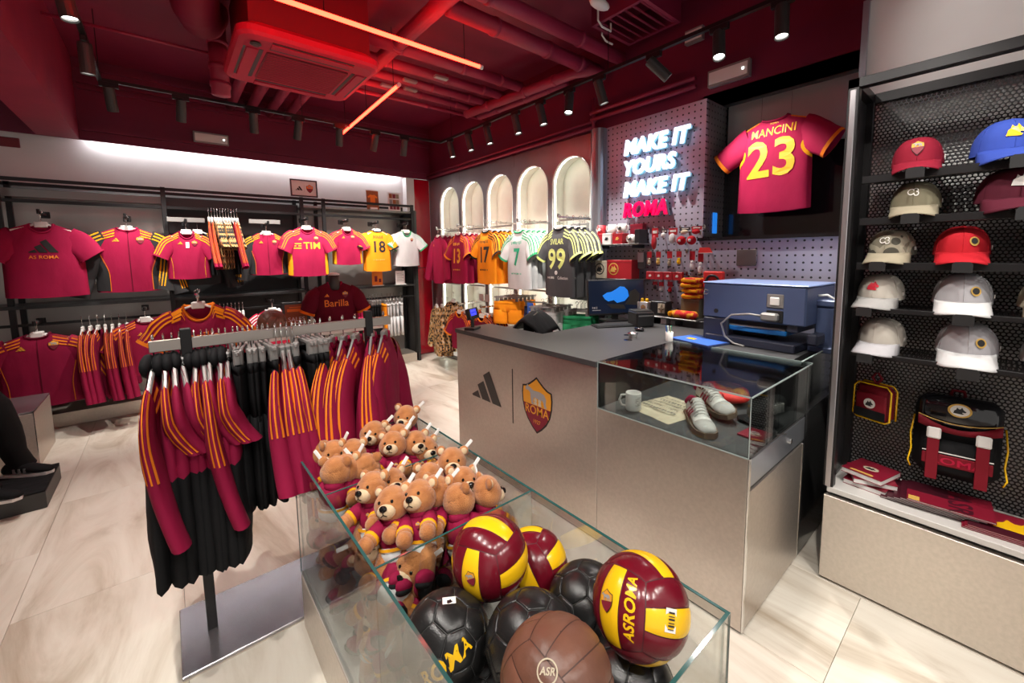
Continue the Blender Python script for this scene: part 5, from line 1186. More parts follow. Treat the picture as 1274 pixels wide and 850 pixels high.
# heat press -------------------------------------------------------------
t = thing('heat_press', 'blue heat press machine with power socket and cable behind the glass case', 'machine', (2.9, 1.0, CZ), -.06)
obj('base_plate', MB().cbox(-.24, .24, -.26, .26, 0, .05, .006), 'press_dark', t); obj('lower_platen', MB().cbox(-.2, .2, -.2, .26, .085, .115, .006), 'blue_bright', t); obj('pad', MB().box(-.19, .19, -.19, .25, .115, .125), 'grey_plastic', t); obj('platen_column', MB().cbox(-.1, .1, -.05, .15, .05, .085, .004), 'press_dark', t)
hb = obj('head_box', MB().cbox(-.22, .22, -.30, .29, .155, .375, .008), 'press_blue', t); obj('head_lid', MB().cbox(-.225, .225, -.31, .295, .375, .385, .004), 'press_lid', hb)
sk = obj('switch_plate', MB().cbox(-.228, -.22, -.19, -.10, .25, .33, .004), 'grey_plastic', hb); obj('switch', MB().cbox(-.236, -.228, -.17, -.12, .265, .312, .004), 'white_plastic', sk)
obj('power_inlet', MB().cbox(-.227, -.22, -.19, -.10, .165, .235, .004), 'black_satin', hb); obj('power_plug', MB().cbox(-.275, -.227, -.175, -.085, .175, .222, .01), 'grey_plastic', hb)
obj('power_cable', MB().tube([(-.255, -.10, .2), (-.26, -.02, .205), (-.265, .08, .19), (-.27, .14, .13), (-.26, .12, .05), (-.25, .07, .012), (-.26, .0, .006)], .006, 8), 'grey_plastic', t, True)
obj('latch', MB().tube([(-.226, .25, .325), (-.24, .25, .33), (-.24, .27, .335), (-.24, .275, .31), (-.24, .255, .305), (-.226, .25, .31)], .004, 6), 'chrome', hb); obj('bolt', MB().lathe([(.014, 0), (.014, .004), (.001, .005)], 12, at(FACE_X, -.22, .20, .20)), 'black_satin', hb)
obj('upright_column', MB().cbox(-.06, .1, -.42, -.29, 0, .26, .01), 'press_blue', t); obj('column_cap', MB().cbox(-.07, .11, -.43, -.28, .26, .30, .008), 'press_blue', t); obj('column_foot', MB().cbox(-.09, .13, -.45, -.27, 0, .035, .006), 'press_blue', t)
obj('side_block', MB().cbox(-.22, -.1, -.36, -.31, .06, .12, .008), 'press_dark', t); obj('platen_shield', MB().cbox(-.23, -.2, .12, .28, .0, .155, .006), 'press_dark', t); obj('hinge', MB().cbox(-.2, .2, -.26, -.2, .115, .16, .004), 'press_dark', t)
obj('wall_cable', MB().tube([(-.05, -.30, .32), (-.04, -.34, .325), (-.02, -.37, .30), (.03, -.42, .25), (.12, -.48, .22), (.3, -.5, .2)], .007, 8), 'white_plastic', t, True); obj('wall_cable', MB().tube([(.0, -.43, .2), (-.02, -.47, .19), (.03, -.5, .14), (.2, -.5, .13)], .006, 8), 'white_plastic', t, True)
# ---------------------------------------------------------------- slogan sign
t = thing('slogan_sign', 'glowing white and red slogan lettering on the pegboard', 'sign', (3.29, 2.03, 1.9))
for s_, z, w, mat in (('MAKE IT', 2.553, .625, 'sign_white'), ('YOURS', 2.37, .505, 'sign_white'), ('MAKE IT', 2.18, .63, 'sign_white'), ('ROMA', 1.995, .44, 'sign_red')):
    vs_, fs_ = text_geo(s_, size=.175, bold=.035, shear=.18, extrude=.010, align='LEFT'); x0 = min(v.x for v in vs_); x1 = max(v.x for v in vs_); k_ = w/(x1-x0)
    y1_ = max(v.y for v in vs_); y0_ = min(v.y for v in vs_); ky = .135/(y1_-y0_); yc = (y0_+y1_)/2
    m0 = at(FACE_X, -.02, 2.352-2.03, z-1.9); ln = obj('letters', MB().add([m0 @ Vector(((v.x-x0)*k_, (v.y-yc)*ky, v.z)) for v in vs_], fs_), mat, t)
    m1 = at(FACE_X, .01, 2.345-2.03, z-1.9-.006); obj('letter_backing', MB().add([m1 @ Vector(((v.x-x0)*k_, (v.y-yc)*ky, v.z)) for v in vs_], fs_), 'sign_side', ln)
# ---------------------------------------------------------------- framed shirt
ms = Shirt(W=.245, L=.67, sw=.215, sd=.05, nw=.085, nf=.02, seed=101, wr=.007, sl=.20, sa=36, a0=.115, a1=.095, T=.09)
t = shirt('football_shirt', 'maroon football shirt with a yellow number 23 hung in the dark niche', (3.44, 1.175, 2.66), -pi/2-.12, ms, body='maroon_bright', collar='maroon', cuff='orange', side=None, nu=20, nv=16, hem=None,
    decals=[('text', 0, -.20, .085, 'num_yellow', 'MANCINI', .85, .008), ('text', .0, -.40, .36, 'num_yellow', '23', .95, .022), ('text', 0, -.138, .02, 'num_yellow', 'ROMA')])
for o in list(t.children):
    if o.name.startswith('hanger'): bpy.data.objects.remove(o)
for sd in (-1, 1):
    obj('side_panel', MB().grid(lambda a, b_: ms.surf(sd*lerp(1-.24*sin(pi*b_)**.8, 1.0, a), lerp(.55, .80, b_), False, .003), 4, 10), 'yellow_fab', t, True)
    obj('shoulder_stripe', MB().grid(lambda a, b_: ms.surf(sd*lerp(.5, .99, a), .985+b_*.014, False, .003), 6, 1), 'orange', t)
obj('hanging_line', MB().tube([(-.1, 0, -.11), (-.1, 0, .13)], .001, 4).tube([(.1, 0, -.11), (.1, 0, .13)], .001, 4), 'chrome', t)
tag(obj('blue_panel', MB().cbox(3.49, 3.56, 1.622, 1.63, 1.76, 1.93, .003), 'screen_blue'), 'small glowing blue panel on the side of the shirt niche', 'screen')  # thin upright box in emissive blue on the niche side
# ---------------------------------------------------------------- pegboard goods
XP = 3.33
t = thing('peg_shelf', 'upper grey shelf on the pegboard carrying mugs', 'shelf', (XP, 2.36, 1.69)); obj('board', MB().cbox(-.2, -.005, -.27, .27, -.012, 0, .002), 'grey_metal', t); obj('bracket', MB().box(-.18, -.005, -.2, -.19, -.04, -.012).box(-.18, -.005, .19, .2, -.04, -.012), 'black_metal', t)
t = thing('peg_shelf', 'middle grey shelf on the pegboard carrying gift boxes', 'shelf', (XP, 2.36, 1.375)); obj('board', MB().cbox(-.2, -.005, -.27, .27, -.012, 0, .002), 'grey_metal', t); obj('bracket', MB().box(-.18, -.005, -.2, -.19, -.04, -.012).box(-.18, -.005, .19, .2, -.04, -.012), 'black_metal', t)
t = thing('peg_shelf', 'lower grey shelf on the pegboard beside the monitor', 'shelf', (XP, 1.98, 1.09)); obj('board', MB().cbox(-.3, -.005, -.47, .62, -.012, 0, .002), 'grey_metal', t); obj('bracket', MB().box(-.25, -.005, -.35, -.34, -.05, -.012).box(-.25, -.005, .34, .35, -.05, -.012), 'black_metal', t)
def mug(label, y, z, mat, inner='white_plastic', x=3.2, hs=1, em=None):
    t = thing('mug', label, 'mug', (x, y, z), 0)
    c = obj('cup', MB().lathe([(.036, 0), (.039, .004), (.04, .08), (.037, .08), (.036, .006), (.001, .005)], 20, cap=False), mat, t, True)
    for h_ in ((hs,) if hs < 2 else (-1, 1)): obj('handle', MB().tube([(0, h_*.038, .066), (0, h_*.058, .064), (0, h_*.064, .042), (0, h_*.054, .02), (0, h_*.038, .016)], .006, 8), mat if mat != 'box_red' else 'white_plastic', t, True)
    if em: obj('print', MB().prism([(x_*.04, y_*.04) for x_, y_ in WOLFHEAD], .0, .002, at(FACE_X, -.0395, 0, .042)), em, t)
def pack(label, y, z, w, h, d, mat, x=3.2, em=None, emat='white_print', ring=None, cat='box', group=None):
    t = thing('gift_box', label, cat, (x, y, z), 0, group); obj('carton', MB().cbox(-d/2, d/2, -w/2, w/2, 0, h, .002), mat, t)
    if ring: obj('print', MB().prism(circle(h*.33, 20), 0, .001, at(FACE_X, -d/2, ring[1], h*.52)), ring[0], t); obj('print', MB().prism(circle(h*.27, 20), .0005, .0016, at(FACE_X, -d/2, ring[1], h*.52)), mat, t)
    if em: obj('print', MB().prism([(x_*h*.42, y_*h*.42) for x_, y_ in WOLFHEAD], 0, .002, at(FACE_X, -d/2, ring[1] if ring else 0, h*.52)), emat, t)
    obj('flap_line', MB().box(-d/2-.0008, -d/2, -w/2, w/2, h*.86, h*.87), 'dark_print', t)
pack('small red mug box under the red mug', 2.56, 1.69, .11, .10, .1, 'box_red', em=1)
pack('small white mug box under the white mug', 2.45, 1.69, .10, .10, .1, 'box_white', em=1, emat='black_print')
pack('small red printed box under the patterned mug', 2.33, 1.69, .11, .095, .1, 'box_red', em=1, emat='gold_print')
mug('red mug with emblem stacked on a red box', 2.545, 1.79, 'box_red', em='white_print'); mug('plain white mug stacked on the white box', 2.425, 1.79, 'white_plastic', hs=1); mug('white patterned mug stacked beside the plain one', 2.31, 1.79, 'white_plastic', hs=2, em='charcoal_print')
mug('low white two-handled mug beside the red printed box', 2.20, 1.69, 'white_plastic', hs=2, em='charcoal_print')
pack('dark red box standing behind the two-handled mug', 2.2, 1.69, .13, .175, .06, 'book_maroon', x=3.28); pack('black box at the end of the mug shelf', 2.115, 1.69, .05, .12, .12, 'box_black')
pack('cream gift box with a round wolf emblem on the middle shelf', 2.52, 1.375, .155, .165, .12, 'box_cream', em=1, emat='black_print', ring=('black_print', 0)); pack('wide dark red gift box with emblem beside the cream box', 2.30, 1.375, .27, .17, .12, 'box_red', em=1, emat='gold_print', ring=('gold_print', .06))
def hook(y, z, l=.13): obj_ = tag(obj('peg_hook', MB().tube([(0, 0, 0), (-l, 0, 0), (-l-.01, 0, .014)], .003, 6).cbox(-.006, 0, -.01, .01, -.02, .015, .002), 'chrome', None, loc=(XP, y, z)), 'short steel hook on the pegboard holding small goods', 'hook', 'steel hooks on the pegboard')
def blister(label, y, z, w, h, mat, back='box_red', x=3.21, group=None):
    t = thing('hanging_pack', label, 'pack', (x, y, z), 0, group); hook(y, z+.004)
    obj('card', MB().box(0, .003, -w/2, w/2, -h*.45, 0), back, t); obj('goods', MB().ell((-.012, 0, -h*.68), (.016, w*.42, h*.34), 12, 8), mat, t, True); obj('header', MB().box(-.002, 0, -w*.35, w*.35, -h*.25, -h*.12), 'white_print', t)
def keyring(label, y, z, h, mat, group=None, topm='box_red', x=3.2):
    t = thing('keyring', label, 'keyring', (x, y, z), 0, group); hook(y, z+.004)
    obj('card', MB().box(0, .003, -.022, .022, -h*.42, 0), topm, t); obj('ring', MB().tube([(0, .012*cos(a), -h*.48+.012*sin(a)) for a in [2*pi*i/12 for i in range(13)]], .002, 5), 'chrome', t)
    obj('figure', MB().ell((0, 0, -h*.72), (.014, .017, h*.2), 10, 8).ell((0, 0, -h*.53), (.013, .014, h*.09), 10, 8), mat, t, True); obj('figure_base', MB().ell((0, 0, -h*.92), (.013, .018, h*.07), 10, 6), 'black_satin', t, True)
blister('long red lanyard strap on the top row of hooks', 1.985, 1.815, .06, .18, 'box_red'); blister('small white carded badge on the top row of hooks', 1.90, 1.797, .05, .07, 'white_plastic', 'box_black'); blister('red and white plush figure on the top row of hooks', 1.82, 1.805, .075, .125, 'white_fab'); blister('round printed badge card on the top row of hooks', 1.715, 1.805, .08, .055, 'cream', 'box_black'); blister('red pouch at the end of the top row of hooks', 1.62, 1.807, .08, .06, 'red_fab', 'box_red')
for y in (1.735, 1.65):
    t = thing('soft_ball', 'small red and white soft ball hung under the badge cards', 'ball', (3.19, y, 1.70), 0, 'soft balls on the pegboard'); obj('ball', MB().ell((0, 0, 0), (.036,)*3, 14, 10), 'red_fab', t, True); obj('patch', MB().ell((-.012, 0, 0), (.028, .02, .02), 12, 8), 'white_fab', t, True); obj('loop', MB().tube([(0, 0, .034), (0, 0, .06)], .002, 5), 'chrome', t); hook(y, 1.765)
for y, h, mt, lab in ((2.03, .125, 'cream', 'cream figure keyring on the second row of hooks'), (1.943, .125, 'gold_print', 'gold figure keyring on the second row of hooks'), (1.84, .135, 'khaki', 'pair of boots keyring on the second row of hooks'), (1.758, .12, 'ball_yellow', 'yellow figure keyring on the second row of hooks'), (1.645, .17, 'white_fab', 'long white figure keyring on the second row of hooks'), (1.577, .20, 'white_fab', 'tall black and white figure keyring at the end of the second row')): keyring(lab, y, 1.615, h, mt)
for q in range(4): pack('small red carton in the row hung below the keyrings', 2.0-q*.082, 1.38, .078, .065, .04, 'box_red', x=3.19, em=1, group='red cartons below the keyrings'); hook(2.0-q*.082, 1.43, .1)
keyring('white goggle-eyed plush keyring above the lower shelf', 1.91, 1.36, .09, 'white_fab'); keyring('red plush figure keyring above the lower shelf', 1.83, 1.365, .10, 'red_fab'); keyring('white and grey plush keyring beside the scarf pile', 1.735, 1.40, .12, 'white_fab'); keyring('black charm keyring above the boxed bow', 1.97, 1.36, .07, 'black_satin')
t = thing('hand_towel', 'grey folded towel hung beside the keyrings', 'towel', (3.2, 2.10, 1.615)); obj('cloth', MB().cbox(-.02, .02, -.035, .035, -.15, 0, .008), 'grey_fab', t); obj('fold', MB().cbox(-.028, -.02, -.03, .03, -.09, -.005, .006), 'silver_fab', t); hook(2.10, 1.62)
for q, (y, z) in enumerate(((1.62, 1.24), (1.60, 1.285), (1.63, 1.325), (1.61, 1.365))):
    t = thing('folded_scarf', 'folded red and orange scarf in the stack beside the press', 'scarf', (3.19, y, z), .2*(-1)**q, 'stacked red and orange scarves'); obj('cloth', MB().cbox(-.07, .07, -.08, .08, 0, .04, .014), 'mix_scarf', t, True); obj('fringe', MB().cbox(-.085, -.07, -.07, .07, .01, .03, .004), 'yellow_fab', t)
pack('dark wooden box under the stack of scarves', 1.62, 1.09, .15, .15, .13, 'olive', x=3.2)
t = thing('folded_scarf', 'yellow and red scarf draped along the front of the lower shelf', 'scarf', (3.08, 1.63, 1.09)); obj('cloth', MB().cbox(-.04, .04, -.1, .1, 0, .06, .02), 'mix_scarf', t, True); obj('fringe', MB().cbox(-.035, .035, .1, .13, .005, .05, .01), 'yellow_fab', t)
for y, mt, lab in ((2.095, 'maroon_dark', 'white pot box with dark red sweets on the lower shelf'), (2.007, 'ball_yellow', 'white pot box with yellow sweets on the lower shelf')):
    t = thing('pot_box', lab, 'box', (3.12, y, 1.09)); obj('carton', MB().cbox(-.035, .035, -.04, .04, 0, .10, .003), 'box_white', t); crest(t, at(FACE_X, -.0355, 0, .05), .045, wname='printed_crest', d=.0006)
    mb = MB()
    for a in range(9): mb.ell((.02*cos(a*2.1), .028*sin(a*2.1), .11+.01*sin(a*3)), (.014, .014, .014), 8, 6)
    obj('sweets', mb, mt, t, True)
t = thing('gift_box', 'clear gift box with a ribbon bow on the lower shelf', 'box', (3.14, 1.87, 1.09)); obj('carton', MB().cbox(-.05, .05, -.07, .07, 0, .115, .003), 'box_black', t); obj('window', MB().box(-.052, -.05, -.06, .0, .02, .1), 'box_cream', t); obj('bow', MB().ell((-.058, -.035, .06), (.008, .03, .014), 10, 6).ell((-.058, -.035, .06), (.01, .01, .04), 10, 6), 'khaki', t, True)
t = thing('headphone_pack', 'bright red carded headphones above the blue press', 'pack', (3.16, 1.45, 1.33)); obj('card', MB().cbox(-.02, .02, -.075, .075, 0, .13, .008), 'red_bag', t); obj('headphones', MB().tube([(-.025, .045*cos(a), .06+.04*sin(a)) for a in [pi*i/12 for i in range(13)]], .009, 8).ell((-.025, .045, .055), (.012, .014, .022), 8, 6).ell((-.025, -.045, .055), (.012, .014, .022), 8, 6), 'black_satin', t, True)
t = thing('pennant', 'small red and yellow pennant hung below the lower shelf', 'pennant', (3.1, 1.43, 1.09)); obj('cloth', MB().prism([(-.04, 0), (.04, 0), (0, -.13)], 0, .003, FACE_X), 'yellow_fab', t); obj('centre', MB().prism([(-.022, 0), (.022, 0), (0, -.085)], .003, .005, FACE_X), 'red_fab', t)
t = thing('paper_flag', 'bright red folded card standing out from the pegboard hooks', 'card', (3.15, 1.52, 1.6)); obj('sheet', MB().prism([(-.05, 0), (.06, 0), (.035, .04), (-.04, .04)], 0, .004, FACE_X), 'red_bag', t); obj('edge', MB().prism([(-.05, -.004), (.06, -.004), (.06, 0), (-.05, 0)], 0, .006, FACE_X), 'box_white', t)
for q, (y, z, w, h, mt, lab) in enumerate(((1.80, CZ, .05, .055, 'box_white', 'small white carton on the desk under the lower shelf'), (1.72, CZ, .04, .04, 'grey_plastic', 'small grey carton on the desk under the lower shelf'), (1.55, CZ, .17, .055, 'box_black', 'dark wide tray box on the desk below the scarves'))): pack(lab, y, z, w, h, .08, mt, x=3.1)
# ---------------------------------------------------------------- garments in the arches
XA = 2.88
t = thing('arch_rail', 'long steel hanging rail running along the arches', 'rail', (3.38, 4.3, 0))
for c in CEN:
    obj('hang_rail', MB().cbox(0, .022, c-4.3-.27, c-4.3+.27, 1.965, 1.99, .003), 'rack_metal', t); obj('low_rail', MB().cbox(0, .022, c-4.3-.27, c-4.3+.27, 1.165, 1.188, .003), 'rack_metal', t)
ARAIL = t
def arch_arm(c, z, x0=XA-.03): obj('display_arm', MB().cbox(x0-3.38, .0, -.01, .01, -.01, .01, .003).tube([(x0-3.38, 0, 0), (x0-3.38, 0, .03)], .01, 8), 'chrome', ARAIL, loc=(0, c-4.3, z))
def arch_row(c, z, sh, n, step, label, short='', name='football_shirt', x0=XA, cat='shirt', yaw=.0, **k):
    arch_arm(c, z, x0-.02)
    t0 = shirt(name, label, (x0, c, z), -pi/2+yaw, sh, cat, **k)
    for q in range(1, n): copy_tree(t0, (x0+q*step, c+random.uniform(-.01, .01), z), (0, 0, -pi/2+random.uniform(-.12, .12)), label='spare '+short+(' hung directly behind the front one' if q == 1 else ' hung further back on the same arm'), group='spare '+short+' row')
    return t0
num = lambda s_, k_, m_: [('poly', 0, -.225, 1, m_, strokes(.2, .04, k_, k_)), ('text', 0, -.385, .25, m_, s_, .9, .026), ('poly', 0, -.55, 1, m_, strokes(.2, .02, 9, 2))]
ZA = 1.985
ay = lambda c: c-.0
arch_row(2.79, ZA-.03, Shirt(W=.225, L=.66, sw=.19, nf=.02, seed=111, sl=.17, sa=60), 4, .09, 'grey goalkeeper shirt with a lime number 99 in the last arch', 'grey and lime goalkeeper shirt', yaw=-.15, body='grey_fab', collar='charcoal', cuff='lime_print', stripes='lime_print', side=None, decals=[('text', 0, -.235, .075, 'lime_print', 'SVILAR', .85), ('text', 0, -.405, .26, 'lime_print', '99', 1.0, .026), ('poly', -.09, -.575, 1, 'white_print', strokes(.13, .025, 7, 3)), ('text', .09, -.575, .04, 'white_print', 'Collection', .8), ('poly', 0, -.525, .02, 'white_print', [circle(1, 14)]), ('poly', 0, -.525, .012, 'grey_print', [circle(1, 14)])])
arch_row(3.385, ZA-.03, Shirt(W=.215, L=.62, sw=.185, nf=.02, seed=112, sl=.17, sa=60), 5, .075, 'white football shirt with a green number 7 in the arches', 'white number 7 shirt', yaw=-.1, body='white_fab', collar='green_fab', cuff='green_fab', stripes='green_fab', decals=num('7', 8, 'green_print'))
arch_row(3.975, ZA, Shirt(W=.215, L=.62, sw=.185, nf=.02, seed=113, sl=.17, sa=60), 5, .075, 'orange football shirt with a dark number 17 in the arches', 'orange shirt in the arches', yaw=-.1, body='orange_bright', collar='black_fab', cuff='black_fab', stripes='black_fab', decals=num('17', 7, 'dark_print'))
arch_row(4.57, ZA-.01, Shirt(W=.215, L=.63, sw=.185, nf=.02, seed=114, sl=.17, sa=60), 5, .075, 'maroon football shirt with an orange number 13 in the arches', 'maroon number 13 shirt', yaw=-.1, body='maroon_bright', collar='maroon', cuff='orange', stripes='orange', decals=num('13', 5, 'num_yellow'))
arch_row(5.22, ZA-.01, Shirt(W=.20, L=.66, sw=.17, nf=.02, seed=115, sl=.5, sa=74, sleeve='long'), 6, .07, 'maroon long sleeved training top in the first arch', 'maroon training top', 'training_top', cat='top', yaw=-.1, x0=2.95, body='maroon_bright', collar='maroon', decals=[('bars', -.08, -.22, .05, 'orange_print')])
for q in range(4): trousers('track_trousers', 'dark grey trousers hung at the back of the last arch', (3.38, 2.88+q*.03, ZA-.0), -pi/2+random.uniform(-.1, .1), 'grey_fab', .75, .15, .04, 120+q, group='grey trousers in the last arch')
sp0 = None
# low rails
for q in range(5): trousers('shorts', 'orange shorts on the low rail of the arches', (2.98+q*.07, 3.73+q*.01, 1.19), -pi/2+.5, 'orange_bright', .26, .17, .04, 130+q, 'shorts', 'orange shorts in the arches')
for q in range(5): trousers('shorts', 'white shorts on the low rail of the arches', (2.95+q*.07, 3.10+q*.01, 1.13), -pi/2+.5, 'white_fab', .30, .16, .04, 140+q, 'shorts', 'white shorts in the arches')
for q in range(3): trousers('shorts', 'green shorts on the low rail of the last arch', (2.98+q*.07, 2.66+q*.01, 1.13), -pi/2+.5, 'green_fab', .22, .14, .04, 150+q, 'shorts', 'green shorts in the last arch')
trousers('shorts', 'dark navy shorts beside the white shorts in the arches', (3.1, 3.38, 1.15), -pi/2+.3, 'navy', .26, .15, .05, 160, 'shorts')
tag(obj('price_card', MB().box(-.002, .002, -.045, .045, -.12, .03), 'blue_print', None, loc=(2.9, 3.24, 1.07)), 'blue and white hanging price card on the white shorts', 'card')
for q, x in enumerate((2.86, 2.92, 2.98)): shirt('leopard_shirt', 'leopard print long top low beside the red corner panel', (x+.08, 5.3-q*.05, .99), -pi/2-.2, Shirt(W=.17, L=.72, sw=.14, seed=170+q, sl=.5, sa=80, sleeve='long', nf=.03), 'shirt', 'leopard tops low in the arches', body='leopard', nu=10, nv=10)
shirt('leopard_shirt', 'leopard print shirt hung above the low leopard tops', (3.05, 5.02, 1.08), -pi/2, Shirt(W=.19, L=.5, sw=.16, seed=176), 'shirt', body='leopard', nu=10, nv=8)
mk = arch_row(4.60, .98, Shirt(W=.2, L=.5, sw=.165, seed=177, sl=.18), 5, .07, 'maroon child football shirt with orange stripes on the low rail', 'maroon child shirt', body='maroon', stripes='orange', collar='orange', cuff='orange')
arch_row(4.1, .98, Shirt(W=.18, L=.44, sw=.155, seed=178, sl=.17), 4, .07, 'dark child football shirt with orange stripes on the low rail', 'dark child shirt', body='maroon_dark', stripes='orange', collar='orange')
for y, lab in ((4.33, 'round framed badge above the low maroon shirts'), (4.2, 'second round framed badge beside the low maroon shirts')): tag(obj('hanging_badge', MB().prism(rrect(.1, .09, .02), 0, .01, at(FACE_X, 3.05, y, 1.07)), 'box_white'), lab, 'badge')
t = thing('low_table', 'dark low folding table with papers behind the counter end', 'table', (2.55, 2.95, 0)); obj('table_top', MB().cbox(-.3, .3, -.12, .12, .9, .925, .003), 'black_satin', t)
for x in (-.27, .27):
    for y in (-.1, .1): obj('leg', MB().box(x-.012, x+.012, y-.012, y+.012, 0, .9), 'black_metal', t)
tag(obj('paper_stack', MB().cbox(-.11, .11, -.08, .08, 0, .015, .002), 'paper', None, loc=(2.62, 2.95, .925)), 'stack of white papers on the low table behind the counter', 'papers')
# ---------------------------------------------------------------- cap cabinet
XC = 2.353
t = thing('cap_cabinet', 'black framed cap cabinet with perforated back on a champagne base', 'cabinet', (XC, 0, 0))
def cc(name, x0, x1, y0, y1, z0, z1, mat, b_=.002): return obj(name, MB().cbox(x0-XC, x1-XC, y0, y1, z0, z1, b_), mat, t)
YL, YR = .522, -1.3
cc('base_front', XC, XC+.02, YR, .515, .012, .432, 'base_metal'); cc('base_body', XC+.022, 2.70, YR, .512, .0, .43, 'base_metal'); cc('base_gap', XC+.03, 2.69, YR, .50, .432, .452, 'black_satin'); cc('base_top', XC-.0, 2.70, YR, .505, .452, .478, 'top_pale')
cc('frame_post', XC, XC+.045, YL-.04, YL, .478, 2.345, 'black_metal'); cc('frame_post', 2.65, 2.69, YL-.04, YL, .478, 2.345, 'black_metal'); cc('frame_post_strip', XC-.002, XC+.003, YL-.03, YL-.008, .478, 2.30, 'steel_strip'); cc('side_strip', XC+.05, XC+.11, YL-.0135, YL-.0115, .478, 2.28, 'steel_strip')
cc('side_panel', XC+.06, 2.65, YL-.012, YL-.002, .478, 2.30, 'black_satin')
cc('top_bar', XC, XC+.045, YR, YL, 2.305, 2.345, 'black_metal'); cc('top_bar', 2.655, 2.69, YR, YL-.04, 2.30, 2.345, 'black_metal'); cc('top_side_bar', XC+.045, 2.655, YL-.04, YL, 2.305, 2.345, 'black_metal')
obj('perforated_back', MB().box(2.672-XC, 2.676-XC, YR, YL-.02, .478, 2.30), 'perforated', t)
for z in (1.925, 1.742, 1.545): obj('cap_shelf', MB().box(2.40-XC, 2.672-XC, YR, .46, z-.004, z-.001), 'perforated_shelf', t); obj('shelf_lip', MB().cbox(2.395-XC, 2.41-XC, YR, .46, z-.03, z+.002, .002), 'black_metal', t)
for z in (1.345, 1.14): obj('cap_shelf', MB().box(2.40-XC, 2.672-XC, YR, .46, z-.004, z-.001), 'perforated_shelf', t); obj('shelf_lip', MB().cbox(2.395-XC, 2.41-XC, YR, .46, z-.018, z+.002, .002), 'black_metal', t)
def cap(label, y, z, crown, brim, emblem=None, em_mat='white_print', yaw=0, x=2.52, front=None, sc=1.0):
    t = thing('baseball_cap', label, 'cap', (x, y, z+.022), -pi/2+yaw, rot=(.06, 0, -pi/2+yaw)); t.scale = (sc, sc, sc)
    def cr(a, b_):
        th = 2*pi*a; ph = b_*pi/2*.999; fr = max(0, -sin(th)); k = cos(ph)**.75
        return Vector((.083*cos(th)*k, .100*sin(th)*k+(.0), .022+.105*sin(ph)**(.9-.25*fr)*(1+.08*fr*sin(2*ph))))
    mb = MB().grid(cr, 28, 9); c = obj('crown', mb, crown, t, True, weld=.0005)
    if front:
        def fr_(a, b_): p = cr(.75+(a-.5)*.30, b_*.8); return p*1.012
        obj('front_panel', MB().grid(fr_, 8, 6), front, t, True)
    mb = MB()
    for q in range(6): mb.tube([cr((q+.5)/6, j/8)*1.002 for j in range(9)], .0012, 4)
    obj('seam', mb, crown, c)
    obj('button', MB().ell((0, 0, .127), (.009, .009, .005), 10, 6), crown, t, True)
    def br(a, b_):
        th = radians(205+130*a); r0 = Vector((.083*cos(th), .1*sin(th), .024)); ext = .088*sin(pi*a)**.5
        p = r0+Vector((cos(th)*ext*.25, -ext, 0))*b_; return Vector((p.x, p.y, .026-.030*b_-3.2*(p.x*p.x)*b_**.7))
    obj('brim', MB().grid(br, 18, 6), brim, t, True, solid=.004)
    obj('band', MB().loft([[Vector((.0835*cos(2*pi*i/28), .1005*sin(2*pi*i/28), z_)) for i in range(28)] for z_ in (.014, .026)], True, False), crown, t, True)
    if emblem:
        def pl(x_, y_, d=0):
            a = .75+x_/(.085*2*pi)*.95; b_ = (.27+y_/.16); return cr(a, max(0, min(.95, b_)))*1.014+Vector((0, -.001-d, 0))
        if emblem == 'crest': crest(t, None, .05, pl, d=.0008, wname='cap_crest')
        elif emblem == 'wolf': decal(t, 'cap_emblem', [WOLFHEAD], em_mat, None, .05, .001, pl)
        elif emblem == 'letters':
            decal(t, 'cap_monogram', MONOGRAM, em_mat, None, .045, .001, pl)
        elif emblem == 'badge': decal(t, 'cap_badge', [circle(.016, 16)], 'gold_print', None, 1, .001, lambda a, b_, d: pl(a+.035, b_-.012, d)); decal(t, 'cap_badge_figure', [circle(.011, 14)], 'black_print', None, 1, .002, lambda a, b_, d: pl(a+.035, b_-.012, d))
    obj('side_mark', MB().box(.082, .085, -.02, .0, .035, .05), 'white_print', t)
    obj('cap_rest', MB().prism([(-.028, -.045), (.028, -.045), (.028, -.012), (.02, -.004), (-.02, -.004), (-.028, -.012)], 0, .006, at(FACE_Y, 0, -.183, .0)).box(-.02, .02, -.185, -.02, -.024, -.02), 'black_satin', t)
    return t
cap('maroon cap with a shield crest on the top shelf', .30, 1.925, 'cap_maroon', 'cap_maroon', 'crest', yaw=.1)
cap('blue cap with a yellow wolf head on the top shelf', .055, 1.925, 'blue_fab', 'blue_fab', 'wolf', 'ball_yellow', yaw=.25, sc=1.1)
cap('olive cap with white letters on the second shelf', .295, 1.742, 'olive', 'khaki', 'letters', yaw=.05)
cap('plum cap with a white wolf head on the second shelf', .03, 1.742, 'cap_plum', 'cap_plum', 'wolf', 'white_print', yaw=.25, sc=1.12)
cap('camouflage cap on the third shelf', .36, 1.545, 'camo', 'khaki', 'letters', 'white_print', yaw=-.1, sc=.98)
cap('bright red cap on the third shelf', .145, 1.545, 'red_fab', 'red_fab', 'badge', yaw=.1)
cap('pale grey cap with a red emblem beside the steel post', .385, 1.345, 'off_white', 'grey_light', 'wolf', 'red_print', yaw=-.15, sc=.98)
cap('large silver grey cap with a round badge below the red cap', .13, 1.345, 'silver_fab', 'white_fab', 'badge', yaw=.1, sc=1.06)
cap('cream cap with a lilac brim on the lowest cap shelf', .37, 1.14, 'off_white', 'silver_fab', None, yaw=-.15)
cap('silver grey cap with a round badge on the lowest cap shelf', .105, 1.14, 'silver_fab', 'white_fab', 'badge', yaw=.1, sc=1.1)
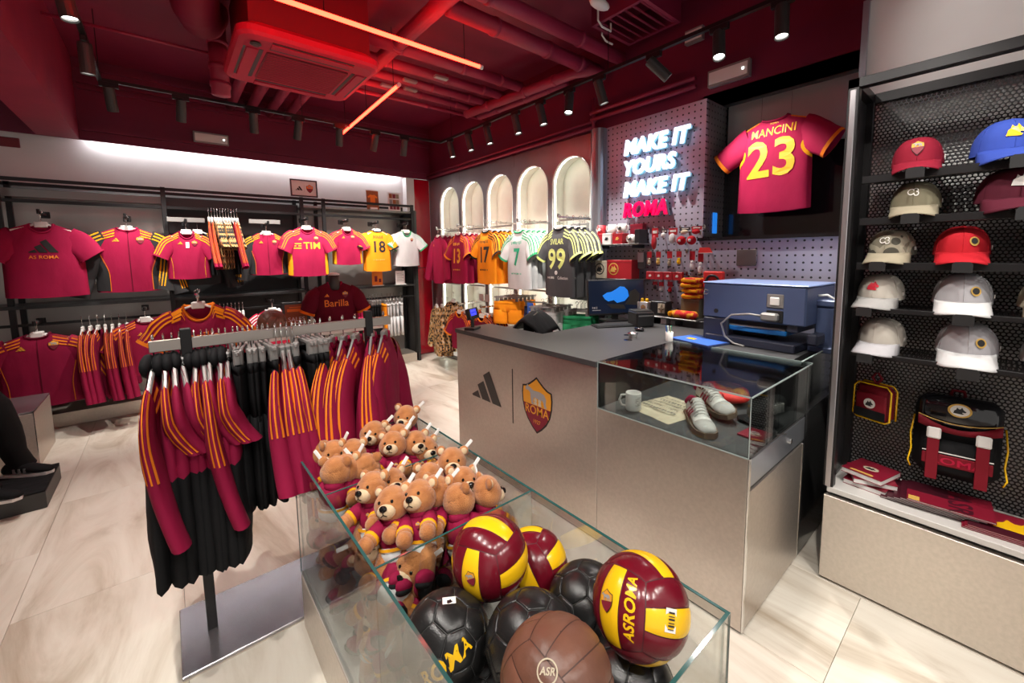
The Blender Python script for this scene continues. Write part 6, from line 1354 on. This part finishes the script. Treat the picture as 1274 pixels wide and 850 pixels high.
cap('dark patterned cap at the end of the third shelf', -.12, 1.545, 'black_fab', 'charcoal', 'letters', yaw=.2); cap('beige cap at the end of the fourth shelf', -.10, 1.345, 'khaki', 'khaki', 'letters', 'black_print', yaw=.2); cap('dusky pink cap at the end of the lowest cap shelf', -.12, 1.14, 'grey_light', 'cap_maroon', 'wolf', yaw=.2)
# bags
t = thing('pencil_case', 'small maroon zipped pouch with yellow piping and round emblem', 'bag', (2.58, .385, .79), -pi/2-.35)
obj('body', MB().cbox(-.075, .075, -.03, .03, 0, .17, .022), 'book_cloth', t, True); obj('front_pocket', MB().cbox(-.065, .065, -.045, -.028, .005, .13, .012), 'book_cloth', t, True); obj('piping', MB().tube([(-.077, -.03, .01), (-.077, -.03, .15), (-.06, -.03, .172), (.06, -.03, .172), (.077, -.03, .15), (.077, -.03, .01), (.06, -.03, -.002), (-.06, -.03, -.002), (-.077, -.03, .01)], .004, 6), 'ball_yellow', t, True); obj('piping', MB().tube([(-.077, .015, .01), (-.077, .015, .15), (-.06, .015, .172), (.06, .015, .172), (.077, .015, .15), (.077, .015, .01)], .004, 6), 'ball_yellow', t, True)
obj('emblem', MB().prism(circle(.024, 18), .0455, .047, FACE_Y @ Matrix.Translation((-.0, .08, 0))), 'white_print', t); obj('emblem_figure', MB().prism([(x_*.032, y_*.032+.08) for x_, y_ in WOLFHEAD], .047, .048, FACE_Y), 'black_print', t); obj('loop', MB().tube([(0, 0, .17), (-.02, 0, .2), (0, 0, .23), (.02, 0, .2), (0, 0, .17)], .006, 6), 'book_cloth', t, True); obj('lower_panel', MB().cbox(-.066, .066, -.0465, -.044, .008, .05, .001), 'black_fab', t)
tag(obj('peg_hook', MB().tube([(0, 0, 0), (-.1, 0, 0), (-.11, 0, .014)], .004, 6), 'black_metal', None, loc=(2.67, .385, 1.02)), 'black hook holding the maroon pouch on the perforated back', 'hook')
t = thing('backpack', 'black and maroon backpack with white buckles and yellow cords', 'backpack', (2.585, .11, .60), -pi/2+.1, rot=(-.10, 0, -pi/2+.12)); t.scale = (.86, .86, .86)
obj('body', MB().cbox(-.155, .155, -.06, .09, 0, .40, .05), 'black_fab', t, True); obj('flap', MB().cbox(-.15, .15, -.085, .05, .25, .42, .035), 'black_gloss', t, True)
obj('flap_trim', MB().grid(lambda a, b_: Vector(((a-.5)*.29, -.0865, .268-.03*(1-(2*a-1)**2)+.05*b_*(.5+.5*(2*a-1)**2)+.0)), 16, 2), 'book_cloth', t, True, solid=.006); obj('flap_piping', MB().tube([((a/16-.5)*.29, -.090, .318-.03*(1-(2*a/16-1)**2)*1.0) for a in range(17)], .0025, 6), 'gold_print', t)
obj('front_pocket', MB().cbox(-.12, .12, -.10, -.05, .03, .2, .02), 'black_fab', t, True); obj('front_band', MB().cbox(-.122, .122, -.106, -.098, .075, .13, .003), 'book_cloth', t); text_obj('band_lettering', 'ROMA', 'maroon_red', t, at(FACE_Y, 0, -.107, .10), size=.045, bold=.02, sx=1.5); obj('reflective_strip', MB().box(-.122, .122, -.107, -.105, .138, .143), 'white_print', t)
for s_ in (-1, 1):
    st = obj('strap', MB().cbox(s_*.085-.022, s_*.085+.022, -.112, -.104, .0, .22, .002), 'book_cloth', t); obj('buckle', MB().cbox(s_*.085-.026, s_*.085+.026, -.118, -.106, .205, .262, .006), 'white_plastic', st)
    obj('cord', MB().tube([(s_*.158, -.05, .3), (s_*.168, -.06, .2), (s_*.162, -.06, .12), (s_*.172, -.07, .06), (s_*.16, -.07, .03)], .004, 6), 'ball_yellow', t, True)
obj('emblem', MB().prism([(x_*1.25, y_) for x_, y_ in circle(.034, 24)], .0855, .0875, FACE_Y @ Matrix.Translation((0, .36, 0))), 'gold_print', t); obj('emblem', MB().prism([(x_*1.25, y_) for x_, y_ in circle(.027, 24)], .0875, .0885, FACE_Y @ Matrix.Translation((0, .36, 0))), 'white_print', t); obj('emblem_figure', MB().prism([(x_*.045, y_*.04+.36) for x_, y_ in WOLFHEAD], .0885, .0895, FACE_Y), 'black_print', t); obj('handle', MB().tube([(-.03, .05, .4), (-.02, .05, .44), (.02, .05, .44), (.03, .05, .4)], .007, 8), 'book_cloth', t, True)
# books
def book(label, x, y, z, w, d, h, rz, mat, group=None, em=None):
    t = thing('notebook', label, 'book', (x, y, z), rz, group); obj('pages', MB().box(-w/2+.002, w/2-.002, -d/2+.002, d/2-.003, .002, h-.002), 'paper', t); obj('cover', MB().box(-w/2, w/2, -d/2, d/2, h-.002, h).box(-w/2, w/2, -d/2, d/2, 0, .002).box(-w/2, w/2, d/2-.002, d/2, 0, h), mat, t)
    if em == 'round': obj('emblem', MB().prism([(x_, y_*.8) for x_, y_ in circle(.03, 18)], h, h+.0006), 'cream', t); obj('emblem_figure', MB().prism([(x_*.04, y_*.03) for x_, y_ in WOLFHEAD], h+.0006, h+.0012), 'black_print', t); obj('title_band', MB().box(-.05, .04, -.08, -.065, h, h+.0006), 'gold_print', t)
    if em == 'word': text_obj('lettering', 'ASR', 'book_dark', t, Matrix.Translation((.03, -.02, h+.0008)) @ Matrix.Rotation(-pi/2, 4, 'Z'), size=.1, bold=.02); obj('title_band', MB().box(-.125, -.09, -.1, -.06, h, h+.0008), 'gold_print', t); obj('dark_half', MB().box(-w/2, -.0, 0, d/2, h, h+.0005), 'book_dark', t)
    if em == 'wolf': obj('emblem', MB().prism([(x_*.14, y_*.12) for x_, y_ in WOLFHEAD], h, h+.0008), 'ball_yellow', t); obj('dark_half', MB().box(-w/2, w/2, -d/2, -.03, h, h+.0005), 'book_dark', t)
    return t
ZT2 = .478
for q, (dx, rz) in enumerate(((0, -.1), (.005, .35), (-.005, -.25))): book(['lower maroon notebook in the stack by the steel post', 'middle maroon notebook turned askew in the stack by the steel post', 'top maroon notebook with round emblem in the stack by the steel post'][q], 2.53+dx, .375, ZT2+q*.026, .16, .18, .024, -pi/2+rz, 'book_maroon', em='round' if q == 2 else None)
for q in range(5): book('dark red school diary fanned out in front of the backpack', 2.53-q*.004, .20-q*.022, ZT2+.002+q*.009, .26, .2, .009, -pi/2+.1, 'book_dark' if q < 4 else 'book_maroon', group='fanned diaries in front of the backpack', em='word' if q == 4 else None)
for q in range(3): book('maroon exercise book with yellow wolf head stacked by the diaries', 2.50, -.07-q*.008, ZT2+.002+q*.007, .28, .2, .007, -pi/2+.06, 'book_maroon', group='exercise books by the diaries', em='wolf' if q == 2 else None)
# ---------------------------------------------------------------- pedestal, platform, mannequin
t = thing('pedestal', 'grey metal display pedestal beside the kit wall', 'pedestal', (-1.17, 5.10, 0)); obj('body', MB().cbox(-.3, .3, -.30, .29, .0, .43, .003), 'base_metal', t); obj('top', MB().cbox(-.3, .3, -.30, .29, .432, .448, .002), 'rack_base', t); obj('edge_trim', MB().box(.296, .301, -.301, -.296, 0, .448), 'chrome', t)
t = thing('mannequin_platform', 'low black turf topped platform under the mannequin', 'platform', (-1.09, 4.19, 0)); obj('body', MB().cbox(-.38, .38, -.24, .24, 0, .11, .004), 'charcoal_metal', t); obj('turf', MB().cbox(-.38, .38, -.24, .24, .11, .122, .004), 'turf_black', t)
t = thing('mannequin', 'mannequin in black trousers and dark jacket standing on the turf platform', 'mannequin', (-1.03, 4.2, .122), 0)
def limb(pts, rs, n=14):
    out = []
    for i in range(len(pts)-1):
        for q in range(5): out.append((Vector(pts[i]).lerp(Vector(pts[i+1]), q/5), lerp(rs[i], rs[i+1], q/5)))
    out.append((Vector(pts[-1]), rs[-1])); out = [(p+Vector((.006*sin(p.z*23), .006*cos(p.z*19), 0)), r*(1+.05*sin(p.z*31))) for p, r in out]
    return [p for p, r in out], [r for p, r in out]
mb = MB(); 
for pts in ([(-.14, .06, .86), (.07, .15, .50), (.15, .16, .08), (.155, .16, .055)], [(-.22, -.04, .86), (-.04, -.13, .47), (.06, -.2, .08), (.065, -.2, .055)]):
    p_, r_ = limb(pts, [.1, .088, .06, .064]); mb.tube(p_, r_, 14)
mb.ell((-.16, .0, .90), (.16, .12, .13), 16, 10); obj('trousers', mb, 'black_fab', t, True)
mb = MB().loft([[Vector((-.17+a_*cos(2*pi*i/18), b_*sin(2*pi*i/18), z)) for i in range(18)] for z, a_, b_ in ((.86, .14, .18), (1.0, .13, .16), (1.15, .13, .17), (1.3, .13, .2), (1.38, .11, .2), (1.43, .07, .12), (1.46, .055, .06))]); obj('jacket', mb, 'black_fab', t, True)
for s_ in (-1, 1): p_, r_ = limb([(-.17, s_*.19, 1.36), (-.15, s_*.26, 1.1), (-.08, s_*.24, .88)], [.062, .052, .04]); obj('jacket_sleeve', MB().tube(p_, r_, 12), 'black_fab', t, True)
obj('neck', MB().lathe([(.05, 1.44), (.045, 1.5), (.05, 1.53), (.01, 1.535)], 16, Matrix.Translation((-.17, 0, 0))), 'skin_grey', t, True)
for y, rz, x in ((.16, -.5, .115), (-.2, -.5, .03)):
    R_ = Matrix.Translation((x, y, 0)) @ Matrix.Rotation(rz, 4, 'Z')
    mb = MB().loft([[R_ @ Vector((xx, w*cos(2*pi*i/12), .015+z*(.5+.5*sin(2*pi*i/12)))) for i in range(12)] for xx, w, z in ((-.05, .025, .06), (-.02, .04, .09), (.06, .042, .08), (.13, .045, .055), (.19, .04, .04), (.225, .02, .025))]); sh_ = obj('shoe', mb, 'black_fab', t, True)
    obj('shoe_sole', MB().prism([(-.055, -.03), (.05, -.042), (.15, -.046), (.21, -.035), (.232, 0), (.21, .035), (.15, .046), (.05, .042), (-.055, .03)], 0, .018, R_), 'white_plastic', sh_)
    for q in range(3): obj('shoe_stripe', MB().box(.03+q*.03, .042+q*.03, -.0455, .0455, .03, .06, R_), 'grey_plastic', sh_)
